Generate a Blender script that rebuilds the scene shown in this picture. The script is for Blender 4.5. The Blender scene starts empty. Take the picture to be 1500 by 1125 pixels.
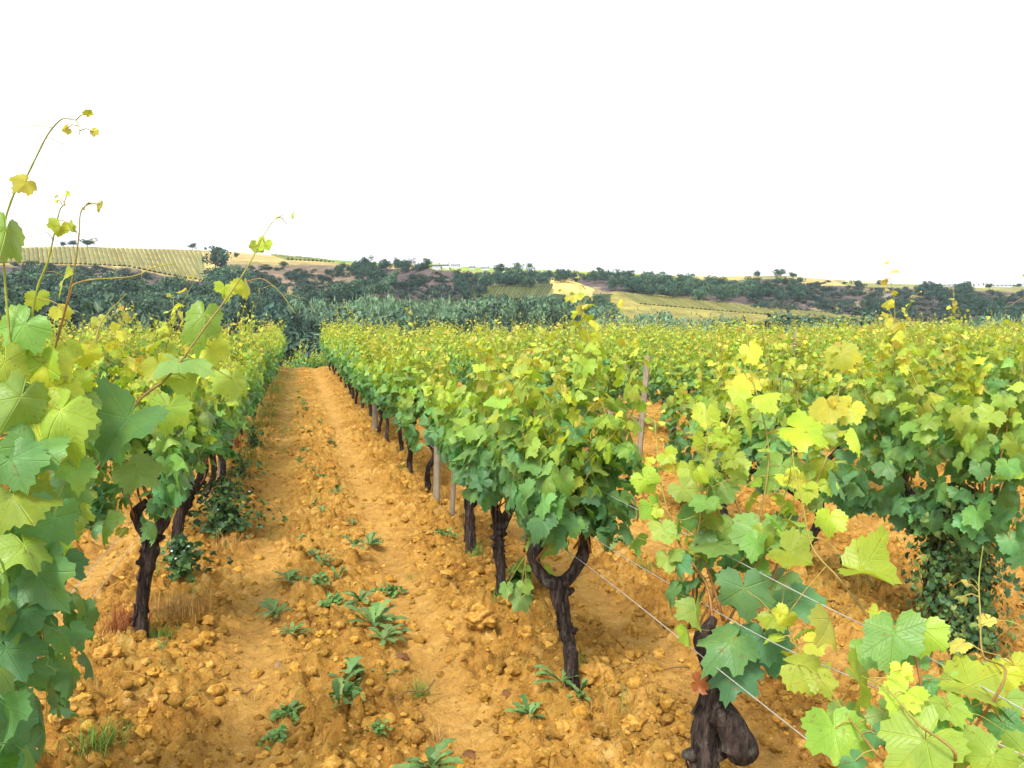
import bpy, math, random
import numpy as np
from mathutils import Vector

# ------------------------------------------------------------------ camera, sky, sun, exposure
S = bpy.context.scene
COL = S.collection
R = math.radians
F, YAW, PIT, CZ = 1180.0, R(14.86), R(-4.2), 1.6
cam = bpy.data.cameras.new('camera')
camo = bpy.data.objects.new('camera', cam)
COL.objects.link(camo)
cam.sensor_width = 36.0
cam.lens = 36.0 * F / 1500.0
cam.clip_start = 0.05
cam.clip_end = 8000
camo.location = (0, 0, CZ)
camo.rotation_euler = (R(90) + PIT, 0, -YAW)
S.camera = camo

SUN_EL, SUN_AZ = R(52), R(215)          # azimuth clockwise from +Y (the row direction)
W = bpy.data.worlds.new('World')
S.world = W
W.use_nodes = True
nt = W.node_tree
sky = nt.nodes.new('ShaderNodeTexSky')
sky.sky_type = 'NISHITA'
sky.sun_disc = False
sky.sun_elevation = SUN_EL
sky.sun_rotation = SUN_AZ
sky.dust_density = 2.0
sky.air_density = 1.0
hs = nt.nodes.new('ShaderNodeHueSaturation')
hs.inputs['Saturation'].default_value = 0.12
nt.links.new(sky.outputs[0], hs.inputs['Color'])
bg = nt.nodes['Background']
nt.links.new(hs.outputs[0], bg.inputs[0])
bg.inputs[1].default_value = 0.14

sl = bpy.data.lights.new('sun', 'SUN')
sl.energy = 1.8
sl.angle = R(14)
sl.color = (1.0, 0.95, 0.86)
so = bpy.data.objects.new('sun', sl)
COL.objects.link(so)
sd = Vector((math.sin(SUN_AZ) * math.cos(SUN_EL), math.cos(SUN_AZ) * math.cos(SUN_EL), math.sin(SUN_EL)))
so.rotation_euler = sd.to_track_quat('Z', 'Y').to_euler()
so.location = (0, -5, 30)

S.view_settings.view_transform = 'Standard'
S.view_settings.look = 'None'
S.view_settings.exposure = 1.24
S.view_settings.gamma = 1
S.cycles.max_bounces = 6
S.cycles.diffuse_bounces = 3
S.cycles.transmission_bounces = 4
S.cycles.transparent_max_bounces = 4
S.cycles.use_denoising = True

# ------------------------------------------------------------------ maths helpers
FW = np.array([math.sin(YAW) * math.cos(PIT), math.cos(YAW) * math.cos(PIT), math.sin(PIT)])
RT = np.array([math.cos(YAW), -math.sin(YAW), 0.0])
UP = np.cross(RT, FW)
EYE = np.array([0, 0, CZ])


def P(px, py, d):
    """the point of the place that the photograph shows at (px, py), d metres deep"""
    return EYE + (FW + RT * (px - 750) / F + UP * (562.5 - py) / F) * d


def proj(p):
    q = np.asarray(p, float) - EYE
    d = q @ FW
    dd = np.where(np.abs(d) < 1e-6, 1e-6, d)
    return 750 + F * (q @ RT) / dd, 562.5 - F * (q @ UP) / dd, d


def G(px, py):
    r = FW + RT * (px - 750) / F + UP * (562.5 - py) / F
    return EYE + r * (-CZ / r[2])


def hsh(i, j, s):
    i = np.asarray(i).astype(np.int64)
    j = np.asarray(j).astype(np.int64)
    h = (i * 374761393 + j * 668265263 + s * 974634777) & 0xFFFFFFFF
    h = ((h ^ (h >> 13)) * 1274126177) & 0xFFFFFFFF
    h = h ^ (h >> 16)
    return (h & 0xFFFFFF) / float(0x1000000)


def perlin(x, y, s=0):
    xi = np.floor(x); yi = np.floor(y)
    fx = x - xi; fy = y - yi
    u = fx * fx * fx * (fx * (fx * 6 - 15) + 10)
    v = fy * fy * fy * (fy * (fy * 6 - 15) + 10)

    def g(i, j, dx, dy):
        a = hsh(i, j, s) * 2 * np.pi
        return np.cos(a) * dx + np.sin(a) * dy
    n00 = g(xi, yi, fx, fy); n10 = g(xi + 1, yi, fx - 1, fy)
    n01 = g(xi, yi + 1, fx, fy - 1); n11 = g(xi + 1, yi + 1, fx - 1, fy - 1)
    return (n00 * (1 - u) + n10 * u) * (1 - v) + (n01 * (1 - u) + n11 * u) * v


def fbm(x, y, o=4, s=0):
    r = 0; a = 1.0
    for k in range(o):
        r = r + a * perlin(x * 2 ** k, y * 2 ** k, s + k * 17)
        a *= 0.5
    return r


def clods(x, y, cell, s, fill=0.75):
    """heights of half-buried lumps, one per cell, of uneven size"""
    x = x + 0.35 * cell * perlin(x / cell * 1.7, y / cell * 1.7, s + 5)
    y = y + 0.35 * cell * perlin(x / cell * 1.7 + 9, y / cell * 1.7, s + 6)
    gx = np.floor(x / cell); gy = np.floor(y / cell)
    out = np.zeros_like(x)
    for a in (-1, 0, 1):
        for b in (-1, 0, 1):
            i = gx + a; j = gy + b
            cx = (i + 0.15 + 0.7 * hsh(i, j, s)) * cell
            cy = (j + 0.15 + 0.7 * hsh(i, j, s + 1)) * cell
            rr = cell * (0.25 + 0.5 * hsh(i, j, s + 2) ** 2)
            on = hsh(i, j, s + 3) < fill
            d2 = ((x - cx) ** 2 + (y - cy) ** 2) / rr ** 2
            out = np.maximum(out, np.where(on & (d2 < 1), rr * np.clip(1 - d2, 0, 1) ** .36 * (0.5 + 0.5 * hsh(i, j, s + 4)) * (1 + ((x - cx) * (hsh(i, j, s + 7) - .5) + (y - cy) * (hsh(i, j, s + 8) - .5)) * 1.3 / rr), 0))
    return out


def inpoly(x, y, poly):
    x = np.asarray(x, float); y = np.asarray(y, float)
    r = np.zeros(x.shape, bool)
    n = len(poly)
    for i in range(n):
        x1, y1 = poly[i]; x2, y2 = poly[(i + 1) % n]
        if y1 == y2:
            continue
        c = ((y1 > y) != (y2 > y)) & (x < (x2 - x1) * (y - y1) / (y2 - y1) + x1)
        r ^= c
    return r


def norm(v):
    return v / np.maximum(np.linalg.norm(v, axis=-1, keepdims=True), 1e-9)


# ------------------------------------------------------------------ mesh helpers
def mesh_from(name, parts, mats):
    """parts: dicts v (N,3), f list of int arrays (M,k), col (N,3), uv (N,2), m material index, flat"""
    V = []; C = []; U = []; loops = []; starts = []; tot = []; mi = []; sm = []
    off = 0; ls = 0
    for p in parts:
        v = np.asarray(p['v'], np.float32)
        n = len(v)
        V.append(v)
        c = p.get('col')
        c = np.full((n, 3), 0.5, np.float32) if c is None else np.broadcast_to(np.asarray(c, np.float32), (n, 3))
        C.append(c)
        u = p.get('uv')
        U.append(np.zeros((n, 2), np.float32) if u is None else np.asarray(u, np.float32))
        for f in p['f']:
            f = np.asarray(f, np.int64)
            if f.size == 0:
                continue
            m, k = f.shape
            loops.append((f + off).ravel())
            starts.append(ls + np.arange(m) * k)
            tot.append(np.full(m, k))
            mi.append(np.full(m, p.get('m', 0)))
            sm.append(np.full(m, not p.get('flat', False)))
            ls += m * k
        off += n
    V = np.concatenate(V); C = np.concatenate(C); U = np.concatenate(U)
    loops = np.concatenate(loops); starts = np.concatenate(starts); tot = np.concatenate(tot)
    mi = np.concatenate(mi); sm = np.concatenate(sm)
    me = bpy.data.meshes.new(name)
    me.vertices.add(len(V))
    me.vertices.foreach_set('co', V.ravel())
    me.loops.add(len(loops))
    me.loops.foreach_set('vertex_index', loops.astype(np.int32))
    me.polygons.add(len(starts))
    me.polygons.foreach_set('loop_start', starts.astype(np.int32))
    me.polygons.foreach_set('loop_total', tot.astype(np.int32))
    for m in mats:
        me.materials.append(m)
    me.polygons.foreach_set('material_index', mi.astype(np.int32))
    me.polygons.foreach_set('use_smooth', sm)
    a = me.attributes.new('Col', 'FLOAT_COLOR', 'POINT')
    a.data.foreach_set('color', np.concatenate([C, np.ones((len(C), 1), np.float32)], 1).astype(np.float32).ravel())
    a = me.attributes.new('luv', 'FLOAT_VECTOR', 'POINT')
    a.data.foreach_set('vector', np.concatenate([U, np.zeros((len(U), 1), np.float32)], 1).astype(np.float32).ravel())
    me.update(calc_edges=True)
    me.validate(clean_customdata=False)
    return me


def link(name, me, parent=None, loc=(0, 0, 0), rz=0.0, sc=1.0):
    o = bpy.data.objects.new(name, me)
    COL.objects.link(o)
    o.parent = parent
    o.location = loc
    o.rotation_euler = (0, 0, rz)
    o.scale = (sc, sc, sc)
    return o


def obj(name, parts, mats, parent=None, **k):
    return link(name, mesh_from(name, parts, mats), parent, **k)


def tag(o, label=None, cat=None, group=None, kind=None):
    if label: o['label'] = label
    if cat: o['category'] = cat
    if group: o['group'] = group
    if kind: o['kind'] = kind
    return o


def empty(name, loc=(0, 0, 0), rz=0.0):
    o = bpy.data.objects.new(name, None)
    COL.objects.link(o)
    o.location = loc
    o.rotation_euler = (0, 0, rz)
    o.empty_display_size = 0.2
    return o


KIDS = {}


def copy_tree(o, parent=None):
    c = o.copy()
    COL.objects.link(c)
    c.parent = parent
    for ch in [x for x in COL.objects if x.parent == o]:
        copy_tree(ch, c)
    return c


def tube(pts, rad, n=7, bump=0.0, seed=0, col=None, m=0, caps=True, bumpf=9.0):
    pts = np.asarray(pts, float)
    k = len(pts)
    rad = np.broadcast_to(np.asarray(rad, float), (k,))
    t = np.gradient(pts, axis=0)
    t = norm(t)
    ref = np.array([1.0, 0.2, 0.1]) if abs(t[:, 2]).mean() > 0.5 else np.array([0.1, 0.2, 1.0])
    a = norm(np.cross(t, ref)); b = np.cross(t, a)
    th = np.linspace(0, 2 * np.pi, n, endpoint=False)
    rr = rad[:, None] * np.ones((k, n))
    if bump:
        L = np.concatenate([[0], np.cumsum(np.linalg.norm(np.diff(pts, axis=0), axis=1))])
        w = perlin(L[:, None] * bumpf + seed * 7.3 + 0 * th, np.cos(th)[None] * 1.6 + 31 + 0 * L[:, None], seed)
        w = w + perlin(L[:, None] * bumpf * 2.7 + seed, np.sin(th)[None] * 2.1 + 3 + 0 * L[:, None], seed + 3) * .6
        rr = rr * (1 + bump * 1.5 * w)
    v = pts[:, None] + rr[..., None] * (np.cos(th)[None, :, None] * a[:, None] + np.sin(th)[None, :, None] * b[:, None])
    v = v.reshape(-1, 3)
    i = np.arange(k - 1)[:, None] * n; j = np.arange(n)[None]
    q = np.stack([i + j, i + (j + 1) % n, i + n + (j + 1) % n, i + n + j], -1).reshape(-1, 4)
    f = [q]
    if caps:
        v = np.concatenate([v, pts[:1], pts[-1:] + t[-1:] * rad[-1] * .3])
        c0 = k * n
        f.append(np.stack([np.full(n, c0), (np.arange(n) + 1) % n, np.arange(n)], -1))
        f.append(np.stack([np.full(n, c0 + 1), (k - 1) * n + np.arange(n), (k - 1) * n + (np.arange(n) + 1) % n], -1))
    return dict(v=v, f=f, col=col, m=m)


def spline(pts, n=24):
    """Catmull-Rom through points"""
    p = np.asarray(pts, float)
    p = np.concatenate([2 * p[:1] - p[1:2], p, 2 * p[-1:] - p[-2:-1]])
    s = np.linspace(0, len(p) - 3 - 1e-6, n)
    i = s.astype(int); u = (s - i)[:, None]
    a, b, c, d = p[i], p[i + 1], p[i + 2], p[i + 3]
    return 0.5 * (2 * b + (c - a) * u + (2 * a - 5 * b + 4 * c - d) * u * u + (3 * b - a - 3 * c + d) * u ** 3)


def box(x0, x1, y0, y1, z0, z1, col=None, m=0):
    v = [(x, y, z) for z in (z0, z1) for y in (y0, y1) for x in (x0, x1)]
    f = [(0, 2, 3, 1), (4, 5, 7, 6), (0, 1, 5, 4), (2, 6, 7, 3), (0, 4, 6, 2), (1, 3, 7, 5)]
    return dict(v=np.array(v, float), f=[np.array(f)], col=col, m=m, flat=True)


def merge_instances(part, mats4):
    """one part repeated under a stack of (R 3x3, T 3) transforms, joined by numpy"""
    out = []
    for Rm, T, colmul in mats4:
        p = dict(part)
        p['v'] = part['v'] @ Rm.T + T
        p['col'] = np.asarray(part['col']) * colmul
        out.append(p)
    return out


def rotz(a, s=1.0, sz=None):
    c, d = math.cos(a), math.sin(a)
    return np.array([[c, -d, 0], [d, c, 0], [0, 0, 1.0 if sz is None else sz / s]]) * s


# ------------------------------------------------------------------ materials
class N:
    """small node-tree writer"""
    def __init__(s, name):
        s.m = bpy.data.materials.new(name)
        s.m.use_nodes = True
        s.t = s.m.node_tree
        s.b = s.t.nodes['Principled BSDF']
        s.out = s.t.nodes['Material Output']

    def n(s, typ, ins=None, **props):
        x = s.t.nodes.new(typ)
        for k, v in props.items():
            setattr(x, k, v)
        for k, v in (ins or {}).items():
            if hasattr(v, 'is_output') or isinstance(v, bpy.types.NodeSocket):
                s.t.links.new(v, x.inputs[k])
            else:
                x.inputs[k].default_value = v
        return x

    def math(s, op, a, b=0.0, c=0.0, clamp=False):
        return s.n('ShaderNodeMath', {0: a, 1: b, 2: c}, operation=op, use_clamp=clamp).outputs[0]

    def noise(s, scale, vec, detail=4.0, rough=.6, dist=0.0):
        return s.n('ShaderNodeTexNoise', {'Scale': scale, 'Vector': vec, 'Detail': detail, 'Roughness': rough, 'Distortion': dist}).outputs[0]

    def ramp(s, fac, stops):
        r = s.n('ShaderNodeValToRGB', {'Fac': fac})
        e = r.color_ramp.elements
        while len(e) < len(stops):
            e.new(0.5)
        for i, (p, c) in enumerate(stops):
            e[i].position = p
            e[i].color = (*c, 1) if len(c) == 3 else c
        return r.outputs[0]

    def mix(s, fac, a, b, mode='MIX'):
        x = s.n('ShaderNodeMix', data_type='RGBA', blend_type=mode)
        for k, v in ((0, fac), (6, a), (7, b)):
            if isinstance(v, bpy.types.NodeSocket):
                s.t.links.new(v, x.inputs[k])
            elif k and not hasattr(v, 'default_value'):
                x.inputs[k].default_value = (*v, 1) if len(v) == 3 else v
            else:
                x.inputs[k].default_value = v
        return x.outputs[2]

    def maprange(s, v, a, b, c=0.0, d=1.0):
        return s.n('ShaderNodeMapRange', {0: v, 1: a, 2: b, 3: c, 4: d}).outputs[0]

    def set(s, **k):
        for q, v in k.items():
            q = {'Base': 'Base Color', 'Rough': 'Roughness', 'Spec': 'Specular IOR Level'}.get(q, q)
            if isinstance(v, bpy.types.NodeSocket):
                s.t.links.new(v, s.b.inputs[q])
            else:
                s.b.inputs[q].default_value = v

    def bump(s, h, strength, dist=0.02):
        b = s.n('ShaderNodeBump', {'Height': h, 'Strength': strength, 'Distance': dist})
        s.t.links.new(b.outputs[0], s.b.inputs['Normal'])
        return b

    def attr(s, name):
        return s.n('ShaderNodeAttribute', attribute_name=name)

    @property
    def objco(s):
        return s.n('ShaderNodeTexCoord').outputs['Object']

    @property
    def pos(s):
        return s.n('ShaderNodeNewGeometry').outputs['Position']


def m_leaf(name, trans=0.38, veins=True, rough=.42, spec=.35, tint=(1.25, 1.18, 0.55)):
    w = N(name)
    c = w.attr('Col').outputs['Color']
    nz = w.noise(22.0, w.objco, 3.0)
    c = w.mix(0.5, c, w.mix(nz, (0.5, 0.55, 0.45), (1.5, 1.45, 1.35)), 'MULTIPLY')
    back = w.n('ShaderNodeNewGeometry').outputs['Backfacing']
    c = w.mix(w.math('MULTIPLY', back, 0.45), c, w.mix(1.0, c, (1.35, 1.3, 1.5), 'MULTIPLY'))
    if veins:
        sep = w.n('ShaderNodeSeparateXYZ', {0: w.attr('luv').outputs['Vector']})
        x, y = sep.outputs[0], sep.outputs[1]
        ang = w.math('ARCTAN2', x, y)
        r = w.math('POWER', w.math('ADD', w.math('MULTIPLY', x, x), w.math('MULTIPLY', y, y)), 0.5)
        pp = w.math('PINGPONG', ang, R(27.5))
        d = w.math('MULTIPLY', r, w.math('SINE', pp))
        main = w.maprange(d, 0.014, 0.003)
        sec = w.math('SINE', w.math('MULTIPLY', w.math('SUBTRACT', w.math('MULTIPLY', r, w.math('COSINE', pp)), w.math('MULTIPLY', d, 0.9)), 75.0))
        secm = w.maprange(sec, 0.82, 1.0)
        vein = w.math('MAXIMUM', main, w.math('MULTIPLY', secm, 0.2))
        c = w.mix(w.maprange(w.noise(7.0, w.objco, 4.0, .7), .52, .72, 0, .55), c, w.mix(1.0, c, (1.7, 1.25, .7), 'MULTIPLY'))
        c = w.mix(w.math('MULTIPLY', vein, 0.55), c, w.mix(1.0, c, (1.7, 1.55, 1.4), 'MULTIPLY'))
        # old leaves carry small brown spots
        sp = w.maprange(w.noise(46.0, w.objco, 2.0), .66, .70)
        c = w.mix(w.math('MULTIPLY', sp, .5), c, (0.20, 0.11, 0.03))
        h = w.math('SUBTRACT', w.math('MULTIPLY', nz, .5), w.math('MULTIPLY', vein, .5))
        w.bump(h, 0.6, 0.01)
    w.set(Base=c, Rough=rough, Spec=spec)
    tr = w.n('ShaderNodeBsdfTranslucent', {'Color': w.mix(1.0, c, tint, 'MULTIPLY')})
    mx = w.n('ShaderNodeMixShader', {0: trans})
    w.t.links.new(w.b.outputs[0], mx.inputs[1])
    w.t.links.new(tr.outputs[0], mx.inputs[2])
    w.t.links.new(mx.outputs[0], w.out.inputs[0])
    return w.m


def m_bark(name, a, b, scale=1.0):
    w = N(name)
    mp = w.n('ShaderNodeMapping', {'Vector': w.objco, 'Scale': (60 * scale, 60 * scale, 9 * scale)})
    n1 = w.noise(1.0, mp.outputs[0], 5.0, .7, .6)
    n2 = w.noise(18 * scale, w.objco, 3.0)
    c = w.ramp(n1, [(0.34, a), (0.50, b), (0.66, tuple(x * 2.6 for x in b))])
    c = w.mix(w.maprange(n2, .58, .72, 0, .5), c, (0.16, 0.17, 0.15))
    w.set(Base=c, Rough=.85, Spec=.2)
    w.bump(w.math('ADD', n1, w.math('MULTIPLY', n2, .4)), 1.0, .02)
    return w.m


def m_soil():
    w = N('soil')
    p = w.pos
    rough = w.attr('Col').outputs['Color']
    sep = w.n('ShaderNodeSeparateColor', {0: rough})
    n1 = w.noise(1.3, p, 5.0, .65)
    n2 = w.noise(14.0, p, 6.0, .7)
    n3 = w.noise(90.0, p, 4.0, .7)
    c = w.ramp(w.math('ADD', w.math('MULTIPLY', n1, .45), w.math('MULTIPLY', n2, .55)),
               [(.34, (0.14, 0.060, 0.014)), (.45, (0.36, 0.172, 0.032)), (.54, (0.50, 0.268, 0.055)), (.68, (0.70, 0.46, 0.165))])
    # trodden wheel tracks are a paler, finer crust
    c = w.mix(w.math('MULTIPLY', sep.outputs[0], .55), c, w.mix(n2, (0.50, 0.270, 0.060), (0.70, 0.44, 0.145)))
    c = w.mix(w.maprange(n3, .60, .72, 0, .6), c, (0.66, 0.44, 0.19))
    c = w.mix(w.maprange(w.noise(38.0, p, 3.0), .63, .70, 0, .6), c, (0.15, 0.05, 0.012))
    # thin growth tinting the ground (moss and seedlings)
    g = w.math('MULTIPLY', sep.outputs[1], w.maprange(w.noise(9.0, p, 5.0), .45, .62))
    c = w.mix(g, c, (0.14, 0.16, 0.035))
    c = w.mix(w.maprange(w.noise(2.1, p, 6.0, .7), .52, .70, 0, .45), c, (0.255, 0.110, 0.022))
    c = w.mix(w.maprange(w.noise(5.5, p, 5.0, .7, .5), .60, .72, 0, .5), c, (0.63, 0.42, 0.17))
    w.set(Base=c, Rough=.95, Spec=.1)
    w.bump(w.math('ADD', w.math('MULTIPLY', n2, 1.0), w.math('MULTIPLY', n3, .5)), 1.0, .03)
    return w.m


def m_clod():
    w = N('clod_soil')
    p = w.pos
    n2 = w.noise(25.0, p, 6.0, .75)
    n3 = w.noise(110.0, p, 3.0, .7)
    c = w.ramp(n2, [(.30, (0.25, 0.118, 0.025)), (.5, (0.48, 0.255, 0.052)), (.70, (0.68, 0.44, 0.145))])
    c = w.mix(1.0, c, w.mix(1.0, w.attr('Col').outputs['Color'], (2, 2, 2), 'MULTIPLY'), 'MULTIPLY')
    w.set(Base=c, Rough=.95, Spec=.1)
    w.bump(w.math('ADD', n2, w.math('MULTIPLY', n3, .5)), 1.0, .02)
    return w.m


def m_hills():
    w = N('hillside')
    p = w.pos
    c = w.attr('Col').outputs['Color']
    n1 = w.noise(.045, p, 6.0, .7)
    n2 = w.noise(.22, p, 4.0, .7)
    c = w.mix(.7, c, w.mix(w.maprange(n1, .32, .68), (0.45, 0.45, 0.5), (1.5, 1.45, 1.35)), 'MULTIPLY')
    c = w.mix(.6, c, w.mix(w.maprange(n2, .3, .7), (0.5, 0.5, 0.55), (1.5, 1.45, 1.4)), 'MULTIPLY')
    w.set(Base=c, Rough=.95, Spec=.1)
    w.bump(w.math('ADD', n1, n2), .8, 2.0)
    return w.m


def m_attr(name, rough=.7, spec=.25, nscale=20.0, amt=.4, trans=0.0, metal=0.0, bump=.3):
    w = N(name)
    c = w.attr('Col').outputs['Color']
    nz = w.noise(nscale, w.objco, 5.0, .65)
    c = w.mix(amt, c, w.mix(w.maprange(nz, .3, .7), (0.4, 0.4, 0.4), (1.6, 1.6, 1.6)), 'MULTIPLY')
    w.set(Base=c, Rough=rough, Spec=spec, Metallic=metal)
    w.bump(nz, bump, .01)
    if trans:
        tr = w.n('ShaderNodeBsdfTranslucent', {'Color': c})
        mx = w.n('ShaderNodeMixShader', {0: trans})
        w.t.links.new(w.b.outputs[0], mx.inputs[1])
        w.t.links.new(tr.outputs[0], mx.inputs[2])
        w.t.links.new(mx.outputs[0], w.out.inputs[0])
    return w.m


def m_post(name, a, b):
    w = N(name)
    mp = w.n('ShaderNodeMapping', {'Vector': w.objco, 'Scale': (90, 90, 3.0)})
    n1 = w.noise(1.0, mp.outputs[0], 5.0, .7, .3)
    n2 = w.noise(9.0, w.objco, 3.0)
    c = w.mix(w.maprange(n1, .35, .65), a, b)
    c = w.mix(w.maprange(n2, .5, .75, 0, .5), c, (0.10, 0.085, 0.06))
    w.set(Base=c, Rough=.85, Spec=.2)
    w.bump(n1, .8, .01)
    return w.m


M_LEAF = m_leaf('vine_leaf')
M_LEAFF = m_leaf('vine_leaf_distant', veins=False)
M_BARK = m_bark('vine_bark', (0.009, 0.006, 0.006), (0.042, 0.030, 0.025))
M_CANE = m_attr('vine_cane', .5, .35, 60, .35)
M_SOIL = m_soil()
M_CLOD = m_clod()
M_HILL = m_hills()
M_WEED = m_attr('weed_leaf', .5, .35, 30, .35, trans=.25)
M_TREE = m_attr('tree_leaf', .65, .2, 1.0, .3, trans=.18, bump=0)
M_TWOOD = m_bark('tree_bark', (0.03, 0.024, 0.02), (0.11, 0.09, 0.075), .12)
M_POST = m_post('weathered_post', (0.17, 0.135, 0.095), (0.33, 0.27, 0.19))
M_WIRE = m_attr('galvanised_wire', .4, .5, 40, .3, metal=.6)
M_WALL = m_attr('house_render', .85, .2, .8, .25)
M_ROOF = m_attr('slate_roof', .7, .3, 1.5, .35)
M_DRY = m_attr('dry_stem', .8, .2, 50, .4, trans=.1)

# ------------------------------------------------------------------ the field soil: one sheet
ROWX = lambda k: 1.16 + 1.97 * k        # row 0 = right of the path, row -1 = left of it
PATHX = 0.17                             # middle of the path
rng = np.random.default_rng(7)


def rowdist(x):
    q = (x - 1.16) / 1.97
    return np.abs(q - np.round(q)) * 1.97


def soil_base(x, y):
    z = -0.028 * np.clip(y - 31.5, 0, 8) ** 2 - 0.30 * np.clip(y - 39.5, 0, None)
    z = z + 0.03 * np.exp(-(rowdist(x) / 0.33) ** 2)
    z = z + 0.03 * fbm(x * .6, y * .6, 2, 3)
    return z


def track(x, y):
    """1 in the two wheel tracks of each alley, 0 in between"""
    q = rowdist(x)                     # 0 at the vines, .985 mid-alley
    wob = 0.06 * perlin(y * .7, x * 0 + 4.2, 9)
    return np.exp(-((q - 0.56 + wob) / 0.16) ** 2) * np.clip(.92 + .4 * perlin(x * 1.3, y * 1.3, 12), 0, 1)


def soil_z(x, y, fine=True):
    z = soil_base(x, y) - .055
    tr = track(x, y)
    ro = (1 - 0.86 * tr) * (0.85 + 0.8 * np.clip(fbm(x * 1.1, y * 1.1, 2, 21) + .3, 0, 1))
    z = z - 0.03 * tr
    z = z + ro * (00.62 * clods(x, y, .13, 100, .6) + .030 * fbm(x * 7, y * 7, 3, 40))
    if fine:
        z = z + np.clip(1.1 - (y - 9) / 15, .25, 1) * ro * (1.15 * clods(x, y, .075, 200, .75) + 1.25 * clods(x + 3, y, .04, 300, .85))
        z = z + (.35 + .65 * ro) * .009 * fbm(x * 33, y * 33, 2, 60)
    return z


def graded(a, b, step, lo, hi, g):
    mid = list(np.arange(a, b, step))
    s = step; x = mid[-1]
    while x < hi:
        s = min(s * g, 4.0); x += s; mid.append(x)
    s = step; x = mid[0]; pre = []
    while x > lo:
        s = min(s * g, 4.0); x -= s; pre.append(x)
    return np.array(pre[::-1] + mid)


gx = graded(-2.3, 4.2, .0145, -60, 110, 1.045)
gy = graded(2.0, 7.2, .0135, -4, 80, 1.0065)
X, Y = np.meshgrid(gx, gy)
Z = soil_z(X, Y)
ny, nx = X.shape
ii = np.arange(ny - 1)[:, None] * nx; jj = np.arange(nx - 1)[None]
q = np.stack([ii + jj, ii + jj + 1, ii + nx + jj + 1, ii + nx + jj], -1).reshape(-1, 4)
gcol = np.zeros((ny * nx, 3), np.float32)
gcol[:, 0] = track(X, Y).ravel()
lane = np.abs(X - 0.02)
gcol[:, 1] = np.clip(np.exp(-((X + 0.30) / .28) ** 2) * np.clip((Y - 9) / 8, 0, 1) * .75 + np.exp(-(lane / .35) ** 2) * .25 + np.exp(-(rowdist(X) / .3) ** 2) * .3, 0, 1).ravel()
soil = obj('soil', [dict(v=np.stack([X, Y, Z], -1).reshape(-1, 3), f=[q], col=gcol)], [M_SOIL])
tag(soil, kind='structure')


def ground_at(x, y):
    return float(soil_z(np.array([float(x)]), np.array([float(y)]))[0])

# ------------------------------------------------------------------ vine leaves
def leaf_template(n, rings, deep=1.0):
    ctl = np.array([(0, .66), (14, .58), (27, .50 - .05 * deep), (34, .49 - .10 * deep), (42, .52 - .03 * deep), (55, .62), (68, .55), (80, .50 - .05 * deep),
                    (88, .49 - .07 * deep), (96, .50), (110, .55), (125, .50), (142, .46), (158, .40), (170, .27), (180, .05)])
    a = np.linspace(-180, 180, n + 1)[:-1]
    r = np.interp(np.abs(a), ctl[:, 0], ctl[:, 1])
    if n >= 30:
        r = r * (1 + .06 * np.where(np.arange(n) % 2 == 0, 1, -1) * (np.abs(a) < 165))
    a = np.radians(a)
    out = np.stack([np.sin(a) * r, np.cos(a) * r], -1)
    fr = [0.0] + list(np.linspace(0, 1, rings + 1)[1:])
    v = [np.zeros((1, 2))]
    for k in fr[1:]:
        v.append(out * k)
    v = np.concatenate(v)
    j = np.arange(n)
    tri = np.stack([np.zeros(n, int), 1 + (j + 1) % n, 1 + j], -1)
    quads = []
    for k in range(rings - 1):
        b0 = 1 + k * n; b1 = b0 + n
        quads.append(np.stack([b0 + j, b0 + (j + 1) % n, b1 + (j + 1) % n, b1 + j], -1))
    f = [tri] + ([np.concatenate(quads)] if quads else [])
    return v, f


T_HERO = [leaf_template(44, 3, d) for d in (.15, .5, 1.0)]
T_MID = [leaf_template(18, 2, .9)]
T_FAR = [leaf_template(8, 1, .4)]


def leaves(L, tmpls, rg, curl=1.0, m=0):
    """L: dict of arrays pos, nrm, tip, size, col -> mesh parts"""
    parts = []
    n = len(L['pos'])
    which = rg.integers(0, len(tmpls), n)
    if 'deep' in L:
        which = np.minimum(L['deep'], len(tmpls) - 1)
    for k, (tv, tf) in enumerate(tmpls):
        idx = np.where(which == k)[0]
        m_ = len(idx)
        if m_ == 0:
            continue
        pos = L['pos'][idx]; nr = norm(L['nrm'][idx]); tp = L['tip'][idx]
        tp = norm(tp - nr * (tp * nr).sum(-1, keepdims=True))
        xx = np.cross(tp, nr)
        s = L['size'][idx]
        x = tv[None, :, 0] * (1 + .1 * rg.standard_normal((m_, 1))); y = tv[None, :, 1] * (1 + .08 * rg.standard_normal((m_, 1)))
        x = x + .12 * rg.standard_normal((m_, 1)) * y
        ph = np.arctan2(x, y); r2 = x * x + y * y
        g = rg.standard_normal
        z = (-.30 + .45 * g((m_, 1))) * np.abs(x) ** 1.3 * curl + (-.45 + .4 * g((m_, 1))) * np.clip(y, 0, None) ** 2 * curl \
            + .16 * curl * r2 * np.sin(3 * ph + 6.28 * rg.random((m_, 1))) * rg.random((m_, 1)) * 2 \
            + .12 * curl * r2 * np.sin(5 * ph + 6.28 * rg.random((m_, 1)))
        v = pos[:, None] + s[:, None, None] * (x[..., None] * xx[:, None] + y[..., None] * tp[:, None] + z[..., None] * nr[:, None])
        nv = tv.shape[0]
        off = (np.arange(m_) * nv)[:, None, None]
        f = [(q[None] + off).reshape(-1, q.shape[1]) for q in tf]
        col = np.repeat(L['col'][idx][:, None], nv, 1).reshape(-1, 3)
        uv = np.broadcast_to(tv[None], (m_, nv, 2)).reshape(-1, 2)
        parts.append(dict(v=v.reshape(-1, 3), f=f, col=col, uv=uv, m=m))
    return parts


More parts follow.
